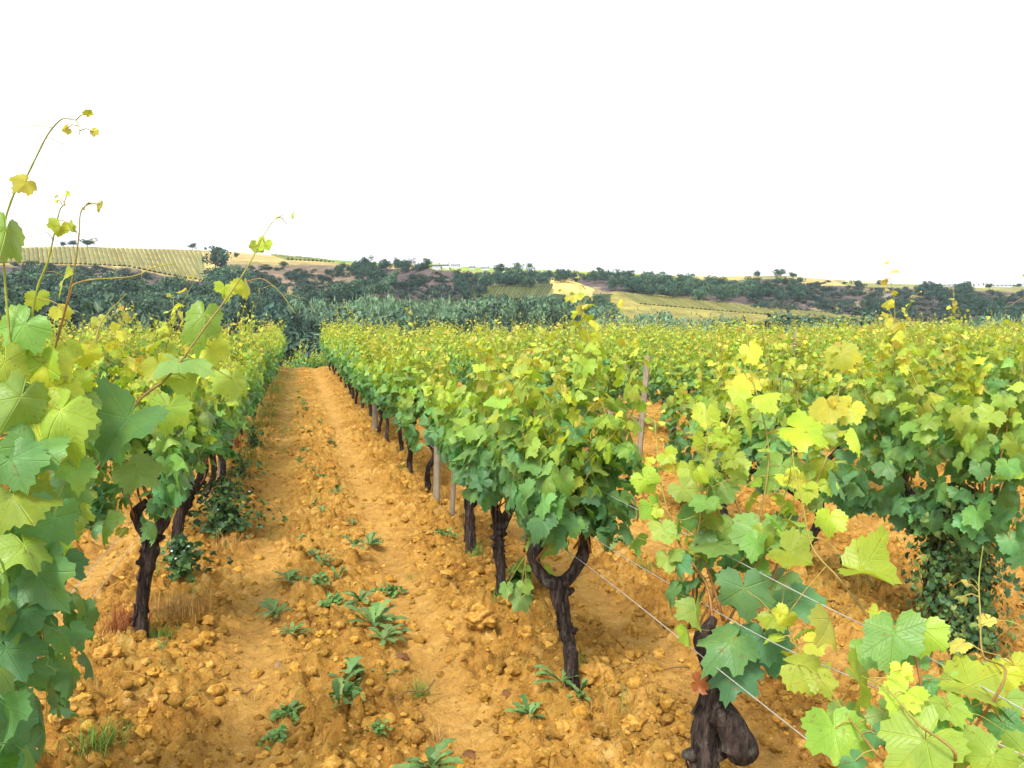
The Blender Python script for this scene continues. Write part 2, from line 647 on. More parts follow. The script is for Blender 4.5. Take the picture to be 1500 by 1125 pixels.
def sticks(a, b, r, col, m=0, sag=0.0):
    """thin three-sided stalks from a to b"""
    a = np.asarray(a); b = np.asarray(b)
    n = len(a)
    t = norm(b - a)
    u = norm(np.cross(t, np.array([.31, .2, .93]))); w = np.cross(t, u)
    r = np.broadcast_to(np.asarray(r, float), (n,))[:, None]
    ring = []
    mid = (a + b) / 2 + np.array([0, 0, sag])
    for c, k in ((a, 1.0), (mid, .85), (b, .75)):
        for th in (0, 2.094, 4.189):
            ring.append(c + r * k * (math.cos(th) * u + math.sin(th) * w))
    v = np.stack(ring, 1).reshape(-1, 3)
    f = []
    for s in (0, 3):
        for j in range(3):
            f.append((s + j, s + (j + 1) % 3, s + 3 + (j + 1) % 3, s + 3 + j))
    f = (np.array(f)[None] + (np.arange(n) * 9)[:, None, None]).reshape(-1, 4)
    return dict(v=v, f=[f], col=np.repeat(np.broadcast_to(np.asarray(col, float), (n, 3)), 9, 0), m=m)


AGE = np.array([(0, .098, .245, .105), (.25, .155, .325, .090), (.5, .265, .395, .060), (.72, .345, .455, .048), (.88, .455, .500, .060), (1.0, .51, .480, .11)])


def agecol(t, rg):
    t = np.clip(np.asarray(t, float), 0, 1)
    c = np.stack([np.interp(t, AGE[:, 0], AGE[:, i]) for i in (1, 2, 3)], -1)
    c = c * (1 + .16 * rg.standard_normal((len(t), 1)))
    return np.clip(c * (1 + .06 * rg.standard_normal((len(t), 3))), .01, .8)


CANE_C = np.array([.24, .095, .04])
GREEN_C = np.array([.30, .34, .05])


class Growth:
    def __init__(s):
        s.pos = []; s.nrm = []; s.tip = []; s.size = []; s.age = []; s.pa = []; s.pb = []; s.canes = []; s.deep = []

    def leaf(s, p, n, t, z, age, frm=None, deep=None):
        s.pos.append(p); s.nrm.append(n); s.tip.append(t); s.size.append(z); s.age.append(age); s.deep.append(0 if deep is None else deep)
        if frm is not None:
            s.pa.append(frm); s.pb.append(p)

    def prune(s, keep):
        k = [keep(p) for p in s.pos]
        for nm in ('pos', 'nrm', 'tip', 'size', 'age', 'deep'):
            setattr(s, nm, [v for v, q in zip(getattr(s, nm), k) if q])
        kk = [keep(p) for p in s.pb]
        s.pa = [v for v, q in zip(s.pa, kk) if q]; s.pb = [v for v, q in zip(s.pb, kk) if q]
        cs = []
        for c in s.canes:
            n = 0
            while n < len(c) and keep(c[n]):
                n += 1
            if n > 4:
                cs.append(c[:n])
        s.canes = cs

    def leaf_parts(s, tm, rg, petioles=True, use_deep=False, mat=0, stickmat=1, curl=1.0):
        L = dict(pos=np.array(s.pos), nrm=np.array(s.nrm), tip=np.array(s.tip), size=np.array(s.size), col=agecol(s.age, rg))
        if use_deep:
            L['deep'] = np.array(s.deep)
        ps = leaves(L, tm, rg, curl, m=mat)
        if petioles and s.pa:
            ps.append(sticks(np.array(s.pa), np.array(s.pb), .0016, (.36, .26, .06), m=stickmat, sag=.006))
        return ps


def cane_parts(path, r0, r1, col0, col1, n=5, seed=0, m=0):
    k = len(path)
    u = np.linspace(0, 1, k)
    rad = r0 + (r1 - r0) * u
    rad = rad * (1 + .22 * (np.arange(k) % 3 == 0))         # swollen nodes
    p = tube(path, rad, n, seed=seed, m=m)
    cc = np.asarray(col0)[None] * (1 - u[:, None]) + np.asarray(col1)[None] * u[:, None]
    cc = np.repeat(cc, n, 0)
    p['col'] = np.concatenate([cc, cc[:1], cc[-1:]])
    return p


def tendril(p, d, ln, rg, r=.0011):
    n = 16
    u = np.linspace(0, 1, n)[:, None]
    side = norm(np.cross(d, [0, 0, 1.0]) + 1e-3)
    q = p + d * u * ln + np.array([0, 0, -1.0]) * (u ** 2) * ln * .7
    th = u * (4 + 7 * rg.random())
    q = q + (u ** 2) * ln * .13 * (np.cos(th) * side + np.sin(th) * np.array([0, 0, 1.0]))
    return tube(q, r * np.linspace(1, .5, n), 3, col=(.42, .36, .07))


def grow_cane(g, start, d, length, rg, lsize, step=.055, leafy=1.0, topage=1.0, xlim=.27, age0=.0):
    """a shoot with leaves at its nodes"""
    p = np.array(start, float); d = norm(np.array(d, float))
    k = max(5, int(length / step))
    path = [p.copy()]
    side = rg.choice([-1, 1])
    droop = rg.random() < .3
    for i in range(k):
        u = i / k
        d = d + rg.standard_normal(3) * np.array([.13, .13, .05]) + np.array([0, 0, .07])
        if abs(p[0]) > xlim * (.5 + .5 * min(1, max(0, p[2] - .6) / .3)):
            d[0] -= .25 * np.sign(p[0])
        if droop and u > .72:
            d = d + np.array([.12 * side, .1 * (rg.random() - .5), -.22])
        d = norm(d)
        p = p + d * step
        path.append(p.copy())
        if u < .06 or rg.random() > leafy:
            side = -side
            continue
        h = np.array([side * (.9 + .3 * rg.random()) + .5 * np.sign(p[0] + .001), rg.standard_normal() * .9, 0.0])
        h = norm(h)
        age = np.clip(age0 + .04 + .90 * u ** 1.35 * topage + .10 * rg.standard_normal() + .16 * (p[2] - .9), 0, 1)
        sz = lsize * (1 - .78 * u ** 3.0) * (.75 + .4 * rg.random())
        pl = (.045 + .05 * rg.random()) * (1 - .6 * u)
        q = p + norm(h + np.array([0, 0, .55])) * pl
        nr = h * .62 + np.array([0, 0, .60]) + rg.standard_normal(3) * .38
        tp = h * .45 + np.array([0, 0, -.85 if u < .85 else .35]) + rg.standard_normal(3) * .30
        g.leaf(q, nr, tp, sz, age, p.copy(), int(rg.integers(0, 3)))
        if rg.random() < .33 and u < .8:      # leaf of a side shoot
            q2 = q + rg.standard_normal(3) * np.array([.06, .08, .05])
            g.leaf(q2, nr + rg.standard_normal(3) * .4, tp + rg.standard_normal(3) * .3, sz * .72, np.clip(age + .12, 0, 1), q, int(rg.integers(0, 3)))
        side = -side
    g.canes.append(np.array(path))
    return np.array(path)


def shell(g, n, rg, lsize, z0=.60, z1=1.22, ylim=.62, w=.27):
    for i in range(n):
        u = rg.random()
        z = z0 + (z1 - z0) * u
        sx = rg.choice([-1, 1])
        x = sx * (w * (.60 + .55 * rg.random())) * (1 - .25 * max(0, u - .6)) * (.5 + .5 * min(1, u / .35))
        y = ylim * (2 * rg.random() - 1)
        h = norm(np.array([sx, rg.standard_normal() * .5, 0]))
        g.leaf(np.array([x, y, z]), h * .75 + np.array([0, 0, .42]) + rg.standard_normal(3) * .28,
               np.array([0, 0, -1.0]) + h * .35 + rg.standard_normal(3) * .28, lsize * (.75 + .4 * rg.random()),
               np.clip(.02 + .58 * u ** 1.9 + .09 * rg.standard_normal(), 0, 1), None, int(rg.integers(0, 3)))


def trunk_parts(pts, rads, arms, rg, n=12, mat=0):
    """gnarled stem and its arms"""
    ps = [tube(spline(pts, 26), np.interp(np.linspace(0, 1, 26), np.linspace(0, 1, len(rads)) ** 1.0, rads) * .84, n, .30, int(rg.integers(999)), m=mat)]
    # pruning knuckles and loose strips of bark
    sp = spline(pts, 40)
    for k in range(5 if n >= 12 else 2):
        i = int(rg.integers(14, 40)); c = sp[i]; a_ = rg.random() * 6.28; r0 = float(np.interp(i / 39, np.linspace(0, 1, len(rads)), rads))
        dd_ = np.array([math.cos(a_), math.sin(a_), .25])
        ps.append(tube(np.array([c, c + dd_ * r0 * .9, c + dd_ * r0 * 1.5]), [r0 * .62, r0 * .46, r0 * .22], 8, .3, int(rg.integers(999)), m=mat))
    if n >= 12:
        for k in range(16):
            i = int(rg.integers(2, 30)); L_ = int(rg.integers(4, 9)); a_ = rg.random() * 6.28
            r0 = float(np.interp(i / 39, np.linspace(0, 1, len(rads)), rads))
            seg = sp[i:i + L_] + np.array([math.cos(a_), math.sin(a_), 0]) * r0 * (.86 + .22 * np.linspace(-1, 1, len(sp[i:i + L_]))[:, None] ** 2)
            ps.append(tube(seg, np.linspace(.0065, .003, len(seg)), 5, .3, k, m=mat))
    for a in arms:
        ps.append(tube(spline(a['p'], 18), np.interp(np.linspace(0, 1, 18), np.linspace(0, 1, len(a['r'])), a['r']), max(6, n - 2), .25, int(rg.integers(999)), m=mat))
    return ps


def vine_growth(rg, lsize=.118, canes=9, nshell=120, topage=1.0, headz=.60, length=(.72, 1.0), n=12, step=.055, tall=0):
    """(trunk parts, growth) of an ordinary vine, its base at the origin, its row along y"""
    lean = rg.standard_normal(2) * np.array([.03, .09])
    h = headz * (.92 + .16 * rg.random())
    k1, k2 = rg.standard_normal((2, 2)) * .035
    pts = [(0, 0, -.14), (k1[0], k1[1], h * .22), (lean[0] * .5 + k2[0], lean[1] * .4 + k2[1], h * .52), (lean[0] - k1[0] * .6, lean[1] - k1[1] * .6, h * .78), (lean[0], lean[1], h)]
    rads = [.046, .034, .030, .035, .048]
    arms = []; starts = []
    for s in ((-1, 1) if rg.random() < .75 else (rg.choice([-1, 1]),)):
        e = np.array([lean[0] + .04 * rg.standard_normal(), lean[1] + s * (.22 + .16 * rg.random()), h + .08 + .08 * rg.random()])
        b = np.array([lean[0], lean[1], h - .03])
        mid = (b + e) / 2 + np.array([.03 * rg.standard_normal(), 0, -.02 + .05 * rg.random()])
        arms.append(dict(p=[b, mid, e], r=[.042, .032, .030, .022]))
        for k in range(canes // 2 + 1):
            u = .35 + .65 * rg.random()
            starts.append((b * (1 - u) + e * u, s))
    g = Growth()
    for i, (st, s) in enumerate(starts):
        L = length[0] + (length[1] - length[0]) * rg.random()
        grow_cane(g, st + np.array([0, 0, .02]), (rg.standard_normal() * .42, s * .25 + rg.standard_normal() * .33, 1), L, rg, lsize, step, .95, topage)
    for i in range(tall):
        st, s = starts[rg.integers(len(starts))]
        grow_cane(g, st, (rg.standard_normal() * .15, rg.standard_normal() * .25, 1.4), length[1] + .12 + .2 * rg.random(), rg, lsize * .9, step * 1.15, .8, 1.1)
    shell(g, nshell, rg, lsize)
    return trunk_parts(pts, rads, arms, rg, n), g


M_VINE = [M_LEAF, M_CANE]


def finish_vine(root, trunk, g, rg, tm, hero=False, tendrils=0, use_deep=True, curl=1.0, look=None):
    obj('trunk', trunk, [M_BARK], root)
    if hero:
        for k, c in enumerate(g.canes):
            r0, c0 = (look or {}).get(k, (.0046, CANE_C * (.7 + .6 * rg.random())))
            ps = [cane_parts(c, r0, .0009, c0, GREEN_C * .9, 6, k)]
            for t in range(tendrils):
                i = int(len(c) * (.55 + .4 * rg.random())) - 1
                ps.append(tendril(c[i], norm(np.array([rg.standard_normal(), rg.standard_normal(), .5])), .08 + .08 * rg.random(), rg))
            obj('cane', ps, [M_CANE], root)
    else:
        obj('cane_growth', [cane_parts(c, .0058, .0022, CANE_C, GREEN_C * .8, 4, k) for k, c in enumerate(g.canes)], [M_CANE], root)
    obj('foliage', g.leaf_parts(tm, rg, True, use_deep, curl=curl), M_VINE, root)


GROUP_ROW = lambda k: {0: 'vines of the row along the right side of the bare path', -1: 'vines of the row along the left side of the bare path',
                       1: 'vines of the second row right of the path'}.get(k, 'vines of the wide field beyond' if k > 0 else 'vines of the field left of the path')


def L2(base, pts):
    b = np.asarray(base, float)
    return [np.asarray(p) - b for p in pts]

# ------------------------------------------------------------------ the nearest vines, posed as photographed
def PP(pts, d):
    """pixels of the photograph to points; d one depth or one per point"""
    d = np.broadcast_to(np.asarray(d, float), (len(pts),))
    return np.array([P(a[0], a[1], dd) for a, dd in zip(pts, d)])


def posed_leaves(g, base, items, rg, canes, join=.22):
    """items: (px, py, depth, width in pixels, age[, mode]); each leaf hangs on its nearest cane"""
    allp = np.concatenate(canes) if canes else np.zeros((0, 3))
    for it in items:
        px, py, d, wpx, age = it[:5]
        mode = it[5] if len(it) > 5 else 'face'
        c = P(px, py, d)
        size = wpx * d / F
        view = norm(EYE - c)
        if mode == 'face':
            nr = view * .8 + np.array([0, 0, .35]) + rg.standard_normal(3) * .22
            tp = np.array([0, 0, -1.0]) + RT * rg.standard_normal() * .45
        elif mode == 'flat':
            nr = np.array([0, 0, 1.0]) + view * .45 + rg.standard_normal(3) * .2
            tp = RT * rg.choice([-1, 1]) + view * .5 + rg.standard_normal(3) * .3
        elif mode == 'side':
            nr = RT * rg.choice([-1, 1]) * .9 + view * .45 + np.array([0, 0, .3])
            tp = np.array([0, 0, -1.0]) + rg.standard_normal(3) * .25
        else:                                            # 'back': seen from below, lit through
            nr = -view * .7 + np.array([0, 0, .5]) + rg.standard_normal(3) * .2
            tp = np.array([0, 0, -1.0]) + RT * rg.standard_normal() * .5
        nr = norm(nr); tp = norm(tp - nr * (tp @ nr))
        p = c - tp * size * .12 - base
        frm = None
        if len(allp):
            dd = np.linalg.norm(allp - p, axis=1)
            k = dd.argmin()
            if dd[k] < join:
                frm = allp[k]
        deep = 2 if age < .12 else (0 if age > .5 else int(rg.integers(0, 2)))
        g.leaf(p, nr, tp, size, age, frm, deep)


def small_leaves(g, canes, rg, lsize, density=1.0, a0=.5, start=.15):
    """young leaves at the nodes of posed canes"""
    for c in canes:
        n = len(c)
        side = 1
        for i in range(int(n * start), n):
            if rg.random() > density:
                continue
            u = i / n
            h = norm(RT * side + rg.standard_normal(3) * .5)
            q = c[i] + h * (.05 * (1 - .5 * u)) + np.array([0, 0, .01])
            g.leaf(q, norm(EYE - q) * .5 + np.array([0, 0, .5]) + rg.standard_normal(3) * .4, h * .6 + np.array([0, 0, -.6]) + rg.standard_normal(3) * .4,
                   lsize * (1 - .7 * u ** 2) * (.6 + .6 * rg.random()), np.clip(a0 + (1 - a0) * u + .1 * rg.standard_normal(), 0, 1), c[i], 0)
            side = -side


DEPTH = lambda x, y, z=.5: float(proj((x, y, z))[2])

# --- right row, the vine nearest to the camera: short thick stem with a burr, open yellow-green growth
rg = np.random.default_rng(11)
bx = np.array([1.13, 2.12, 0.0]); d0 = DEPTH(*bx[:2])
root = tag(empty('grapevine', bx), 'old grapevine with a thick burred black trunk and sparse yellow leaves, at the bottom edge', 'vine')
tp_ = L2(bx, list(PP([(1040, 1270), (1038, 1180), (1032, 1120), (1040, 1050), (1050, 1000), (1040, 950)], d0)))
tp_[0][2] = -.14
knob = L2(bx, list(PP([(1044, 1040), (1060, 1048), (1076, 1072), (1084, 1098), (1080, 1116)], d0 - .05)))
arm1 = L2(bx, list(PP([(1050, 1010), (1078, 1000), (1096, 985), (1098, 955)], d0 + .02)))
arm2 = L2(bx, list(PP([(1042, 960), (1030, 935), (1046, 905)], d0)))
tr = trunk_parts(tp_, [.055, .052, .046, .052, .050, .040], [dict(p=knob, r=[.036, .040, .046, .048, .026]), dict(p=arm1, r=[.034, .030, .026, .014]), dict(p=arm2, r=[.034, .026, .012])], rg, 22)
g = Growth()
cpx = [([(1046, 930), (1070, 905), (1092, 850), (1110, 770), (1124, 700), (1125, 650), (1115, 600), (1100, 545), (1094, 490), (1092, 478)], np.linspace(d0, d0 + .25, 10)),
       ([(1096, 955), (1120, 880), (1150, 800), (1184, 736), (1207, 680), (1216, 650), (1226, 590), (1233, 543), (1240, 500)], np.linspace(d0, d0 + .35, 9)),
       ([(1046, 925), (1035, 857), (1002, 809), (985, 770), (968, 707), (962, 650), (958, 600)], np.linspace(d0, d0 + .35, 7)),
       ([(1060, 910), (1030, 800), (1034, 735), (1048, 665), (1071, 608), (1085, 560), (1092, 540)], np.linspace(d0 + .02, d0 + .5, 7)),
       ([(1098, 950), (1140, 905), (1168, 950), (1185, 990), (1205, 1030)], np.linspace(d0 - .02, d0 - .45, 5)),
       ([(1104, 800), (1060, 690), (1040, 660), (1020, 640)], np.linspace(d0 + .1, d0 + .2, 4))]
for pts, dd in cpx:
    g.canes.append(spline(PP(pts, dd), 30) - bx)
dn = d0 - .12
posed_leaves(g, bx, [(1090, 872, dn, 84, .02), (1172, 884, dn + .05, 70, .0), (1065, 945, dn - .02, 80, .04), (1122, 942, dn, 70, .0), (1074, 990, dn, 62, .0), (1125, 965, dn + .1, 55, 0),
    (1136, 908, dn - .06, 40, .85), (1162, 813, dn - .05, 62, .62), (1213, 762, d0, 46, .62), (1019, 897, dn, 52, .42, 'side'), (1008, 930, dn, 40, .5, 'side'),
    (1044, 800, d0, 72, .35, 'flat'), (1075, 775, d0 + .1, 46, .4), (1110, 785, d0, 74, .25), (1003, 720, d0 + .1, 42, .45), (978, 668, d0 + .2, 28, .75), (947, 705, d0 + .2, 38, .6),
    (955, 745, d0 + .2, 34, .5), (978, 822, d0 + .1, 34, .5), (972, 780, d0 + .1, 40, .42), (1015, 760, d0 + .15, 44, .3), (1157, 702, d0, 36, .8), (1203, 690, d0 + .2, 44, .75),
    (1177, 630, d0 + .1, 60, .72, 'flat'), (1215, 600, d0 + .25, 54, .85), (1120, 578, d0 + .1, 50, .82, 'flat'), (1085, 580, d0 + .15, 44, .8), (1100, 622, d0 + .15, 46, .75, 'side'), (1034, 608, d0 + .3, 36, .68),
    (1095, 560, d0 + .2, 40, .85), (1259, 647, d0 + .1, 46, .85, 'side'), (1242, 600, d0 + .3, 46, .8), (1228, 708, d0 + .15, 50, .1, 'side'), (1141, 690, d0 + .1, 60, .35), (1070, 672, d0 + .1, 40, .6),
    (1055, 640, d0 + .3, 38, .7), (1182, 722, d0 + .1, 40, .8), (1102, 515, d0 + .2, 34, .88), (1235, 522, d0 + .3, 44, .9), (1065, 640, d0 + .3, 34, .6), (1140, 850, d0 + .05, 55, .3), (1010, 690, d0 + .2, 36, .6),
    (1030, 815, d0 + .1, 44, .2), (1060, 720, d0 + .1, 50, .3), (1080, 820, d0 + .1, 50, .12), (1155, 770, d0 + .2, 46, .15), (1200, 640, d0 + .2, 46, .6)], rg, g.canes)
small_leaves(g, [c[5:] for c in g.canes[:4]] + [g.canes[4][8:], g.canes[5][4:]], rg, .066, .75, .42)
for i in range(4):
    grow_cane(g, np.array([.05, .05 + .10 * rg.random(), .64]), (.3 + rg.standard_normal() * .3, .1 + rg.standard_normal() * .3, 1), .45 + .3 * rg.random(), rg, .088, .05, .85, .9)
finish_vine(root, tr, g, rg, T_HERO, True, 2, True, .8)
obj('dead_leaf', leaves(dict(pos=L2(bx, [P(1022, 1000, d0 - .1)])[0][None], nrm=np.array([[.2, -.9, .4]]), tip=np.array([[.8, 0, -.4]]), size=np.array([.06]), col=np.array([[.30, .10, .03]])), T_HERO, rg, 2.0), [M_LEAF], root)

# --- right row, a vine whose foot lies just under the frame: long canes lean in over the wire
rg = np.random.default_rng(12)
bx = np.array([1.16, 1.0, 0.0])
root = tag(empty('grapevine', bx), 'grapevine rooted outside the picture with long canes and large bright leaves in the bottom right', 'vine')
tr = trunk_parts([(0, 0, -.14), (.02, .03, .3), (0, 0, .58)], [.055, .045, .055], [dict(p=[(0, 0, .55), (0, .15, .62), (.02, .3, .66)], r=[.04, .03, .022]), dict(p=[(0, 0, .55), (0, -.15, .6), (.02, -.3, .62)], r=[.04, .03, .02])], rg, 12)
g = Growth()
hd = bx + np.array([.02, .28, .66])
for pts, dd in [([(1345, 975), (1290, 925), (1229, 848), (1190, 802), (1176, 740), (1164, 690), (1160, 650)], [1.6, 1.7, 1.83, 1.9, 1.93, 1.96, 2.0]),
                ([(1470, 1000), (1440, 960), (1436, 900), (1434, 850), (1440, 800)], [1.5, 1.6, 1.65, 1.7, 1.7]),
                ([(1400, 1110), (1345, 1060), (1300, 1010), (1262, 990)], [1.4, 1.45, 1.5, 1.55]),
                ([(1480, 1120), (1440, 1080), (1400, 1060), (1382, 1020)], [1.4, 1.45, 1.5, 1.5]),
                ([(1290, 1110), (1250, 1060), (1215, 1010), (1190, 985)], [1.5, 1.6, 1.7, 1.75])]:
    q = PP(pts, dd)
    q = np.concatenate([hd[None], q]) if pts[0][1] > 900 else q
    g.canes.append(spline(q, 34) - bx)
posed_leaves(g, bx, [(1346, 1092, 1.45, 112, .52), (1223, 1078, 1.6, 88, .50), (1260, 1000, 1.65, 86, .52, 'side'), (1272, 838, 1.72, 78, .72), (1322, 1022, 1.5, 66, .66), (1310, 938, 1.6, 84, .3),
    (1352, 930, 1.62, 62, .62), (1432, 1006, 1.55, 92, .6, 'flat'), (1393, 1040, 1.5, 58, .5), (1466, 992, 1.6, 48, .75), (1473, 1066, 1.5, 56, .2), (1425, 1095, 1.45, 62, .42), (1220, 915, 1.8, 66, .5, 'side'),
    (1177, 975, 1.85, 66, .55, 'flat'), (1205, 1000, 1.75, 44, .5), (1284, 900, 1.7, 24, .8), (1302, 968, 1.62, 24, .85), (1405, 945, 1.62, 30, 1.0, 'flat'), (1412, 873, 1.68, 14, 1.0, 'flat'), (1416, 855, 1.68, 14, 1.0, 'flat'), (1444, 908, 1.66, 26, 1.0, 'flat'),
    (1450, 1116, 1.4, 70, .5), (1290, 1080, 1.55, 40, .02), (1255, 1120, 1.5, 40, .05), (1500, 1115, 1.4, 80, .5), (1320, 985, 1.55, 30, .8), (1395, 1000, 1.58, 34, .45), (1360, 1000, 1.6, 36, .1), (1150, 905, 1.9, 30, .8), (1422, 1040, 1.52, 36, .15), (1375, 1118, 1.42, 60, .4), (1300, 1050, 1.58, 56, .3), (1345, 1030, 1.6, 50, .45), (1420, 985, 1.62, 50, .2), (1470, 1030, 1.55, 52, .4), (1265, 960, 1.75, 46, .3), (1385, 1080, 1.5, 60, .25), (1340, 960, 1.66, 44, .2), (1235, 1045, 1.68, 50, .35), (1490, 980, 1.6, 40, .6)], rg, g.canes, .3)
finish_vine(root, tr, g, rg, T_HERO, True, 2, True, 1.0, look={k: (.0028 if k == 1 else .0034, CANE_C) for k in range(5)})

# --- right row, the forked vine in the middle of the picture and the two behind it
def posed_trunk(base_px, trunk_px, arms_px, rads, arad, rg, n=14):
    b = G(*base_px); d = DEPTH(b[0], b[1], 0)
    b = np.array([b[0], b[1], 0.0])
    t = L2(b, list(PP(trunk_px, d)))
    t[0][2] = -.14
    arms = [dict(p=L2(b, list(PP(a, d))), r=arad) for a in arms_px]
    return b, d, trunk_parts(t, rads, arms, rg, n), arms


def fill_vine(g, arms, rg, lsize, canes, nshell, length=(.7, .95), tall=5, z0=.66, z1=1.2, y=.6, w=.26, step=.045):
    ends = [np.array(a['p'][-1]) for a in arms] + [np.array(a['p'][len(a['p']) // 2]) for a in arms]
    for i in range(canes + tall):
        e = ends[rg.integers(len(ends))]
        e = e + np.array([.03, .1, 0]) * rg.standard_normal(3)
        t = i >= canes
        L = length[0] + (length[1] - length[0]) * rg.random() + (.22 + .2 * rg.random() if t else 0)
        grow_cane(g, e, (rg.standard_normal() * (.2 if t else .45), rg.standard_normal() * .35, 1), L, rg, lsize, step, .95)
    shell(g, nshell, rg, lsize, z0, z1, y, w)


rg = np.random.default_rng(13)
b, d, tr, arms = posed_trunk((845, 1014), [(838, 1012), (836, 960), (826, 910), (820, 870), (818, 848)],
    [[(816, 858), (796, 846), (782, 815), (792, 790), (806, 765)], [(820, 858), (840, 838), (856, 805), (858, 775)]], [.046, .033, .034, .044, .034], [.033, .025, .027, .018], rg, 18)
root = tag(empty('grapevine', b), 'grapevine with a leaning trunk forked low into two arms, in front of the path row', 'vine')
g = Growth(); fill_vine(g, arms, rg, .104, 12, 210, tall=5, y=.36, z1=1.15, z0=.72); g.prune(lambda p: p[1] - .9 * p[0] > -.31)
posed_leaves(g, b, [(795, 800, d, 40, .4), (770, 860, d, 26, .4), (760, 880, d, 28, .25), (742, 862, d, 24, .3), (800, 838, d, 24, .6), (889, 752, d - .1, 30, .0, 'side'), (893, 775, d - .1, 28, .0, 'side')], rg, g.canes)
finish_vine(root, tr, g, rg, T_HERO, True, 1)

rg = np.random.default_rng(14)
b, d, tr, arms = posed_trunk((737, 890), [(738, 890), (734, 845), (730, 800), (732, 765)], [[(732, 780), (745, 750), (765, 720)], [(732, 775), (725, 745), (715, 720)]], [.042, .032, .034, .042], [.034, .026, .017], rg)
root = tag(empty('grapevine', b), 'straight black trunked grapevine just behind the forked one in the right path row', 'vine')
g = Growth(); fill_vine(g, arms, rg, .100, 11, 210, y=.58)
finish_vine(root, tr, g, rg, T_HERO, True, 1)

rg = np.random.default_rng(15)
b, d, tr, arms = posed_trunk((692, 806), [(692, 806), (688, 765), (688, 735), (694, 712)], [[(690, 725), (706, 715), (722, 700)], [(692, 722), (690, 700), (680, 690)]], [.046, .040, .042, .048], [.040, .034, .022], rg)
root = tag(empty('grapevine', b), 'grapevine with a slim bowed trunk beside two thin stakes in the right path row', 'vine')
g = Growth(); fill_vine(g, arms, rg, .100, 11, 210, y=.6)
finish_vine(root, tr, g, rg, T_HERO, True, 1)

# --- left row, the vine nearest to the camera: big leaves, tall shoots against the sky
rg = np.random.default_rng(16)
bx = np.array([-.86, 2.05, 0.0]); d0 = DEPTH(*bx[:2])
root = tag(empty('grapevine', bx), 'big leaved grapevine at the left edge whose thin shoots rise against the white sky', 'vine')
tr = trunk_parts([(0, 0, -.14), (.03, 0, .3), (.05, .02, .55)], [.055, .048, .055], [dict(p=[(.05, 0, .52), (.06, .2, .60), (.04, .38, .64)], r=[.042, .034, .024]), dict(p=[(.05, 0, .52), (.03, -.2, .6), (.04, -.34, .64)], r=[.042, .032, .02])], rg, 16)
g = Growth()
cpx = [([(20, 560), (8, 420), (5, 340), (20, 285), (37, 262), (53, 230), (70, 197), (88, 176), (100, 174), (113, 178), (117, 198)], np.linspace(1.95, 1.8, 11)),
       ([(30, 600), (50, 443), (70, 383), (80, 340), (88, 307), (96, 300)], np.linspace(2.0, 1.9, 6)),
       ([(60, 600), (83, 500), (97, 447), (110, 387), (116, 340), (118, 312), (128, 299), (136, 297)], np.linspace(2.1, 2.0, 8)),
       ([(70, 560), (100, 440), (117, 413), (193, 405), (225, 392), (257, 385)], np.linspace(2.2, 2.2, 6)),
       ([(60, 760), (130, 703), (170, 640), (205, 585), (240, 558), (268, 525), (300, 480), (330, 440), (352, 408), (370, 378), (386, 345), (402, 322), (412, 319), (420, 328)], np.linspace(2.25, 2.5, 14)),
       ([(118, 640), (122, 560), (140, 500), (150, 470), (185, 430)], np.linspace(2.2, 2.3, 5)),
       ([(362, 412), (385, 409), (410, 428), (433, 460)], np.linspace(2.45, 2.45, 4)),
       ([(40, 820), (58, 880), (64, 940), (68, 1000), (68, 1060)], np.linspace(1.95, 1.95, 5))]
for pts, dd in cpx:
    g.canes.append(spline(PP(pts, dd), 34) - bx)
posed_leaves(g, bx, [(300, 468, 2.4, 70, .45), (330, 424, 2.43, 32, .75), (360, 422, 2.43, 34, .8, 'side'), (268, 527, 2.35, 72, .32, 'flat'), (180, 620, 2.2, 96, .2), (246, 605, 2.3, 66, .45), (205, 690, 2.25, 62, .4), (165, 650, 2.2, 54, .15),
    (30, 482, 1.95, 66, .32), (8, 345, 1.9, 76, .45), (92, 410, 2.0, 46, .8, 'side'), (36, 268, 1.85, 34, .9), (88, 336, 1.93, 24, .95), (386, 358, 2.48, 24, .85), (376, 363, 2.48, 22, .7), (75, 535, 2.0, 70, .78), (85, 575, 2.0, 60, .78), (110, 565, 2.1, 50, .7),
    (80, 610, 1.95, 100, .55), (25, 590, 1.9, 84, .4), (25, 735, 1.85, 96, .5), (75, 770, 1.9, 92, .05), (60, 850, 1.9, 100, .03), (95, 715, 2.0, 60, .08), (150, 770, 2.1, 56, .3, 'side'), (25, 905, 1.85, 84, .0), (14, 960, 1.85, 90, .0), (35, 985, 1.9, 70, .12),
    (50, 660, 1.9, 80, .25), (110, 690, 2.0, 56, .3), (18, 680, 1.85, 76, .2), (120, 640, 2.1, 60, .4), (10, 540, 1.9, 74, .55), (55, 440, 2.1, 34, .6), (130, 520, 2.2, 40, .75), (100, 510, 2.1, 44, .7), (60, 540, 2.0, 60, .6), (130, 585, 2.1, 44, .4), (20, 800, 1.85, 80, .1), (0, 1040, 1.9, 70, .0), (90, 830, 2.0, 60, .1), (340, 560, 2.6, 46, .5), (310, 515, 2.5, 46, .72), (90, 455, 2.2, 28, .9), (145, 470, 2.3, 22, .9), (270, 560, 2.4, 50, .6), (235, 540, 2.4, 50, .7), (45, 620, 1.95, 70, .8)], rg, g.canes, .3)
small_leaves(g, [g.canes[0][24:], g.canes[2][20:], g.canes[4][27:], g.canes[1][22:]], rg, .030, .45, .9)
for i in range(7):
    grow_cane(g, np.array([.05, .25 + .35 * rg.random(), .62]), (rg.standard_normal() * .3 - .1, rg.standard_normal() * .3, 1), .6 + .25 * rg.random(), rg, .115, .05, .9)
shell(g, 170, rg, .115, .42, 1.15, .62, .26)
